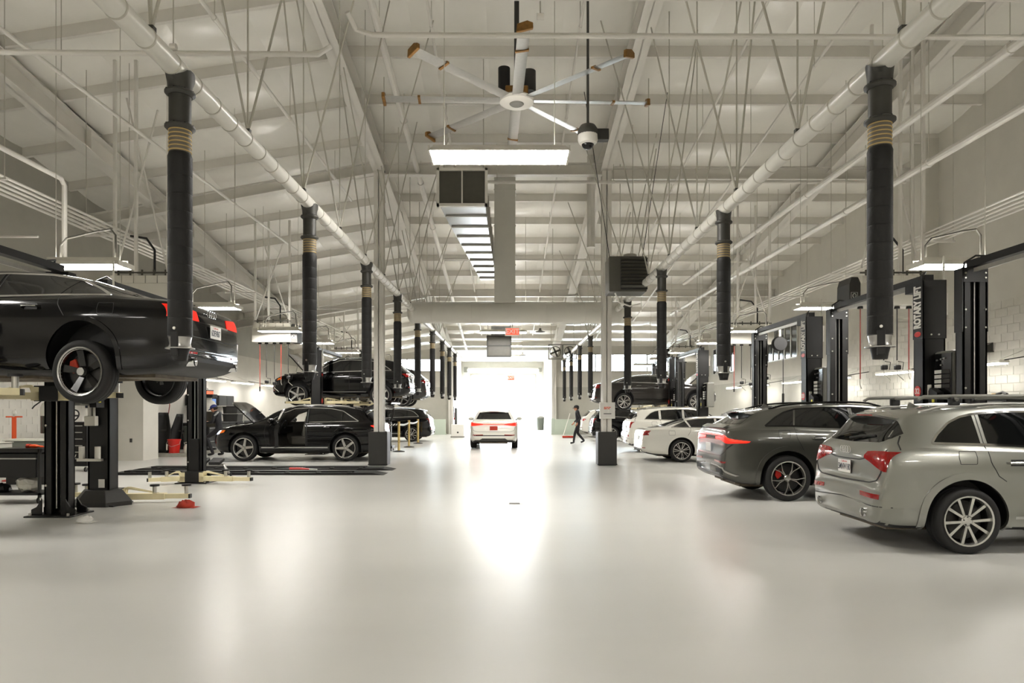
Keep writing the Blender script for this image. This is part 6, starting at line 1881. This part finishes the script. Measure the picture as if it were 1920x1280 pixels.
for k, (y, col, lab) in enumerate(((29.8, 'paper', 'white parts bag on the bench beyond the crates'), (30.5, 'orange', 'orange parts box on the bench beyond the crates'))):
    t = thing('parts_box', lab, 'box', (-11.5, y, 1.08), group='boxes on the bench')
    MB().bb(-.2, .2, -.22, .22, 0, .24).build('box_body', M[col], t, bevel=.02)
    MB().bb(-.21, .21, -.23, .23, .22, .27).build('box_lid', M['paper'], t, smooth=False, bevel=.01)
# wall tube lights over the benches
def tube_light(x, y, z, L, lab, sgn):
    t = thing('bench_light', lab, 'wall light', (x, y, z), group='bench tube lights')
    MB().prism([(-.10, .06), (.10, .06), (.13, 0), (.10, -.01), (-.10, -.01), (-.13, 0)], -L / 2, L / 2, 'y').build('housing', M['lampbody'], t, smooth=False)
    MB().bb(-.10, .10, -L / 2 + .02, L / 2 - .02, -.04, -.005).build('light_tube', M['benchlamp'], t, smooth=False)
    for q in (-1, 1): MB().cyl((0, q * L * .4, .06), (sgn * .58, q * L * .4, .3), .006, 5).build('hanger_wire', M['steel_grey'], t)
    MB().tube([(0, -L / 2, .05), (sgn * .57, -L / 2 - .3, .16)], .012, 6).build('power_cord', M['dark'], t)
for k, y in enumerate((26.6, 29.6, 33.0)):
    tube_light(-11.6, y, 2.72, 2.0, 'tube light over the left bench, %s from the camera' % ORD[k], -1)
for k, y in enumerate((16.4, 20.0, 23.6, 27.2, 30.8, 34.4)):
    tube_light(11.25, y, 2.66, 1.7, 'tube light over the right bench, %s from the camera' % ORD[k], 1)
# empty-lift floor things
t = thing('rolling_stool', 'low rolling stool with two black pads beside the empty lift', 'stool', (-7.1, 16.1, 0))
for s in (-1, 1): MB().box((s * .17, 0, .36), (.27, .3, .08), rot=Matrix.Rotation(R(18), 3, 'X')).build('pad', M['dark'], t, bevel=.02)
b = MB(); b.bb(-.36, .36, -.03, .03, .26, .31)
for s in (-1, 1): b.tube([(s * .34, 0, .28), (s * .44, -.12, .16), (s * .46, -.16, .06)], .025, 8); b.tube([(s * .34, 0, .28), (s * .42, .14, .06)], .025, 8)
b.build('frame', M['alu'], t)
for s in (-1, 1):
    for y in (-.16, .14): MB().cyl((s * .45 - .015, y, .045), (s * .45 + .015, y, .045), .045, 12).build('caster', M['dark'], t)
for k, (y, lab) in enumerate(((16.75, 'near black floor runway of the low lift'), (18.0, 'far black floor runway of the low lift'))):
    t = thing('floor_runway', lab, 'lift runway', (-6.4, y, 0), group='floor runways')
    MB().prism([(-3.5, 0), (3.35, 0), (3.05, .055), (-3.2, .055)], -.3, .3, 'y').build('deck', M['black'], t, smooth=False)
    MB().bb(-3.0, 2.6, -.14, .14, .055, .09).build('slip_plate', M['dark'], t, smooth=False)
    b = MB()
    for q in range(8): b.bb(-2.8 + q * .75, -2.7 + q * .75, -.28, -.16, .055, .07)
    b.build('studs', M['charcoal'], t, smooth=False)
t = thing('tool_roll', 'red tool lying on the black floor runway', 'tool', (-5.3, 17.0, .055))
MB().tube([(-.2, 0, .05), (.1, .02, .05), (.3, -.02, .04)], [.035, .03, .02], 8).build('grip', M['red'], t)
MB().cyl((.3, -.02, .04), (.5, -.04, .035), .012, 8).build('shaft', M['zinc'], t)
def rag(loc, m, lab, s=1.0, seed=1):
    t = thing('rag', lab, 'rag', loc)
    r_ = random.Random(seed); b = MB(); b.sphere((0, 0, .03), .09 * s, 14, 9, (1.5, .9, .75))
    b.v = [(v[0] * (1 + r_.uniform(-.2, .2)), v[1] * (1 + r_.uniform(-.2, .2)), max(.001, v[2] * (1 + r_.uniform(-.3, .35)))) for v in b.v]
    b.build('cloth', m, t, angle=60)
    b = MB(); b.add([(-.2 * s, -.05, .004), (.15 * s, -.1, .004), (.2 * s, .06, .012), (-.1 * s, .1, .004), (0, 0, .03)], [(0, 1, 4), (1, 2, 4), (2, 3, 4), (3, 0, 4)]); b.build('cloth_edge', m, t)
rag((-5.25, 11.05, 0), M['canvas'], 'crumpled red shop rag beside the lift arm tip', 1.1, 2)
rag((-5.98, 9.6, 0), M['paper'], 'crumpled white rag on the floor in front of the lift', .8, 5)
t = thing('floor_drain', 'round metal drain cover set in the aisle floor', 'drain', (.07, 11.5, 0))
MB().lathe([(0, .004), (.13, .004), (.15, .001)], 28).build('cover', M['steel_grey'], t)
b = MB()
for k in range(5): b.bb(-.09, .09, -.08 + k * .04 - .006, -.08 + k * .04 + .006, .004, .006)
b.build('slots', M['dark'], t, smooth=False)

# ------------------------------------------------------------ around the aisle
for k, (x, y, lab) in enumerate(((-4.15, 25.4, 'nearest belt post by the black column guard'), (-4.22, 28.4, 'middle belt post of the three'), (-4.25, 31.4, 'farthest belt post of the three'))):
    t = thing('belt_post', lab, 'belt post', (x, y, 0), group='belt posts')
    MB().lathe([(0, .0), (.22, .0), (.22, .02), (.08, .05), (0, .05)], 24).build('foot', M['dark'], t)
    MB().cyl((0, 0, .04), (0, 0, 1.08), .045, 16).build('post', M['brass'], t)
    MB().cyl((0, 0, 1.08), (0, 0, 1.12), .05, 16).build('cap', M['brass'], t)
def belt(p, q, lab):
    t = thing('barrier_belt', lab, 'barrier belt', p, group='barrier belts')
    d = Vector(q) - Vector(p); n = 16
    for k in range(n):
        a = d * (k / n); b_ = d * ((k + .5) / n); c = d * ((k + 1) / n)
        for (u, v, m) in ((a, b_, 'dark'), (b_, c, 'paper')):
            sg1 = -.05 * math.sin(PI * (u.length / d.length)); sg2 = -.05 * math.sin(PI * (v.length / d.length))
            b = MB(); sh = d.normalized() * .03
            vs = [u + Vector((0, 0, sg1 - .035)) - sh, v + Vector((0, 0, sg2 - .035)) - sh, v + Vector((0, 0, sg2 + .035)) + sh, u + Vector((0, 0, sg1 + .035)) + sh]
            nn = Vector((-d.y, d.x, 0)).normalized() * .002
            b.add([x_ + nn for x_ in vs] + [x_ - nn for x_ in vs], [(0, 1, 2, 3), (7, 6, 5, 4), (0, 4, 5, 1), (1, 5, 6, 2), (2, 6, 7, 3), (3, 7, 4, 0)])
            b.build('stripe', M[m], t, smooth=False)
belt((-5.9, 25.6, 1.02), (-4.2, 25.4, 1.02), 'striped belt running left from the nearest belt post')
belt((-4.15, 25.45, 1.02), (-4.22, 28.35, 1.02), 'striped belt between the nearest and middle belt posts')
belt((-4.22, 28.45, 1.02), (-4.25, 31.35, 1.02), 'striped belt between the middle and farthest belt posts')
t = thing('service_machine', 'black wheeled service machine with a red topped boom behind the column guard', 'machine', (-4.75, 26.0, 0))
MB().bb(-.3, .3, -.3, .3, .1, .2).build('base', M['black'], t, smooth=False, bevel=.02)
for s in (-1, 1): MB().tube([(s * .22, -.2, .15), (s * .16, -.1, .7), (s * .1, 0, 1.2)], .04, 8).build('frame_leg', M['black'], t)
MB().bb(-.22, .22, -.12, .12, .4, 1.1).build('body_case', M['charcoal'], t, bevel=.03)
MB().tube([(.18, 0, 1.1), (.3, 0, 1.4), (.3, 0, 1.72)], .04, 8).build('boom_post', M['dark'], t)
MB().tube([(.32, 0, 1.62), (.05, 0, 1.70), (-.25, 0, 1.76)], .06, 10).build('boom_arm', M['uniform_grey'], t)
MB().sphere((-.28, 0, 1.77), .13, 14, 10, (1.3, .9, .6)).build('boom_head', M['red'], t)
wheels4(t, .6, .6, .06)
# notice on the right column
t = thing('notice_board', 'white notice with orange writing on the right column', 'notice', (CR, 19.29, 1.32))
MB().bb(-.215, .215, -.09, 0, 0, .46).build('box', M['white'], t, smooth=False, bevel=.008)
b = MB()
for (x0, x1, z) in ((-.10, -.05, .31), (-.04, .03, .31), (.04, .09, .31), (-.10, -.02, .27), (0, .06, .27)): b.bb(x0, x1, -.094, -.09, z, z + .022)
b.build('orange_writing', M['orange'], t, smooth=False)
MB().bb(-.11, .11, -.094, -.09, .13, .15).build('slot', M['charcoal'], t, smooth=False)
# far end things
t = thing('push_broom', 'red floor squeegee broom leaning by the far right wall', 'broom', (2.95, 37.3, 0))
MB().box((.2, 0, .07), (.62, .12, .1)).build('head', M['canvas'], t, bevel=.02)
b = MB(); b.bb(-.1, .5, -.05, .05, 0, .03); b.build('bristles', M['charcoal'], t, smooth=False)
MB().cyl((-.08, 0, .08), (.32, .2, 1.35), .02, 8).build('handle', M['paper'], t)
for x, w, lab in ((-4.5, 1.0, 'pale green low partition at the far left wall end'), (3.3, 1.5, 'pale green low partition at the far right wall end')):
    t = thing('low_partition', lab, 'partition', (x, 42.2, 0))
    MB().bb(-w / 2, w / 2, -.08, .08, 0, .95).build('panel', M['greenwall'], t, smooth=False, bevel=.02)
    MB().bb(-w / 2 - .05, w / 2 + .05, -.12, .12, 0, .06).build('foot_rail', M['greenwall'], t, smooth=False)
    MB().bb(-w / 2 - .03, -w / 2 + .17, -.11, .11, 0, 1.0).build('end_post', M['greenwall'], t, smooth=False, bevel=.02)
t = thing('equipment_box', 'white equipment box on the floor by the far left wall', 'box', (-2.95, 38.3, 0))
MB().bb(-.35, .35, -.3, .3, .05, .72).build('case', M['paper'], t, smooth=False, bevel=.02)
MB().cyl((.02, -.305, .28), (.02, -.31, .28), .05, 14).build('port', M['dark'], t)
MB().bb(-.38, .38, -.32, .32, 0, .05).build('plinth', M['grey'], t, smooth=False)
t = thing('rubbish_bin', 'blue grey bin by the right jamb of the far door', 'bin', (2.25, 51.5, 0))
MB().lathe([(0, 0), (.26, 0), (.3, .9), (.27, .9), (.24, .05), (0, .05)], 20).build('bin_shell', M['bin'], t)
MB().lathe([(.32, .88), (.32, .95), (.2, 1.05), (0, 1.08)], 20).build('bin_lid', M['grey'], t)
t = thing('fire_extinguisher', 'red fire extinguisher on the passage wall left of the door', 'fire extinguisher', (-3.765, 46.5, .85))
MB().lathe([(0, 0), (.08, 0), (.09, .05), (.09, .42), (.04, .5), (.03, .55), (0, .55)], 18).build('cylinder', M['red'], t)
MB().bb(-.03, .06, -.02, .02, .55, .62).build('valve', M['dark'], t, smooth=False)
MB().tube([(.03, -.03, .57), (.1, -.05, .45), (.1, -.05, .2)], .014, 8).build('hose', M['dark'], t)
t = thing('control_panel', 'dark door control panel on the passage wall', 'control panel', (-3.80, 45.3, 1.0))
MB().bb(-.06, .06, -.16, .16, 0, .75).build('case', M['collar'], t, smooth=False, bevel=.01)
MB().cyl((0, 0, .75), (0, 0, 2.4), .025, 8).build('conduit', M['collar'], t)
for k, y in enumerate((44.0, 44.9)):
    t = thing('bollard', 'slim dark bollard post at the passage mouth, %s' % ('nearer one' if k == 0 else 'farther one'), 'bollard', (-3.55, y, 0), group='bollards')
    MB().cyl((0, 0, 0), (0, 0, 1.6), .05, 14).build('post', M['charcoal'], t); MB().sphere((0, 0, 1.6), .05, 14, 6).build('dome', M['charcoal'], t)
    MB().lathe([(0, 0), (.1, 0), (.1, .02), (.05, .03)], 16).build('foot_plate', M['charcoal'], t)
# right wall: cabinets and cord reel
for k, (y, w, h, lab) in enumerate(((16.2, 1.9, 1.80, 'tall black tool cabinet on the right wall, nearest the camera'), (20.3, 1.8, 1.35, 'black tool cabinet on the right wall beyond the pilaster'), (24.2, 1.8, 1.35, 'black tool cabinet on the right wall behind the white sedan'), (28.4, 1.8, 1.35, 'black tool cabinet under the barred window'))):
    tool_cabinet('tool_cabinet', lab, (11.4, y, 0), w, .65, h, -PI / 2, 6, 'alu', 'tool cabinets on the right wall')
for k, (y, z, lab) in enumerate(((20.0, 1.39, 'small parts heap on the cabinet beyond the pilaster'), (24.4, 1.39, 'small parts heap on the cabinet behind the white sedan'), (15.8, 1.84, 'small parts heap on the tall near cabinet'))):
    t = thing('parts_heap', lab, 'car parts', (11.35, y, z), group='parts on the cabinets')
    MB().bb(-.2, .2, -.35, .1, 0, .07).build('tray', M['dark'], t, smooth=False, bevel=.01)
    MB().tube([(0, -.2, .09), (.05, 0, .14), (-.05, .3, .05)], .03, 8).build('hose_piece', M['charcoal'], t)
    MB().cyl((0, .2, 0), (0, .2, .12), .07, 14).build('can', M['wood'], t)
t = thing('cord_reel', 'black round cord reel with a drop light by the empty right lift', 'cord reel', (7.05, 17.9, 3.3))
MB().lathe([(0, -.09), (.17, -.09), (.19, -.06), (.19, .06), (.17, .09), (0, .09)], 24, axis='y').build('reel_drum', M['dark'], t)
MB().bb(-.03, .03, -.05, .05, .15, .5).build('bracket', M['steel_grey'], t, smooth=False)
MB().cyl((.1, 0, -.15), (.1, 0, -1.3), .01, 6).build('cord', M['dark'], t)
MB().cyl((.1, 0, -1.3), (.1, 0, -1.62), .03, 10).build('drop_light', M['dark'], t)
t = thing('shelf_bracket', 'small dark bracket shelf on the near right wall', 'bracket', (11.72, 16.9, 3.0))
MB().prism([(-.35, 0), (.05, 0), (.05, .22)], -.25, .25, 'y').build('gusset', M['collar'], t, smooth=False)
MB().bb(-.4, .06, -.27, .27, -.02, 0).build('shelf_plate', M['collar'], t, smooth=False)
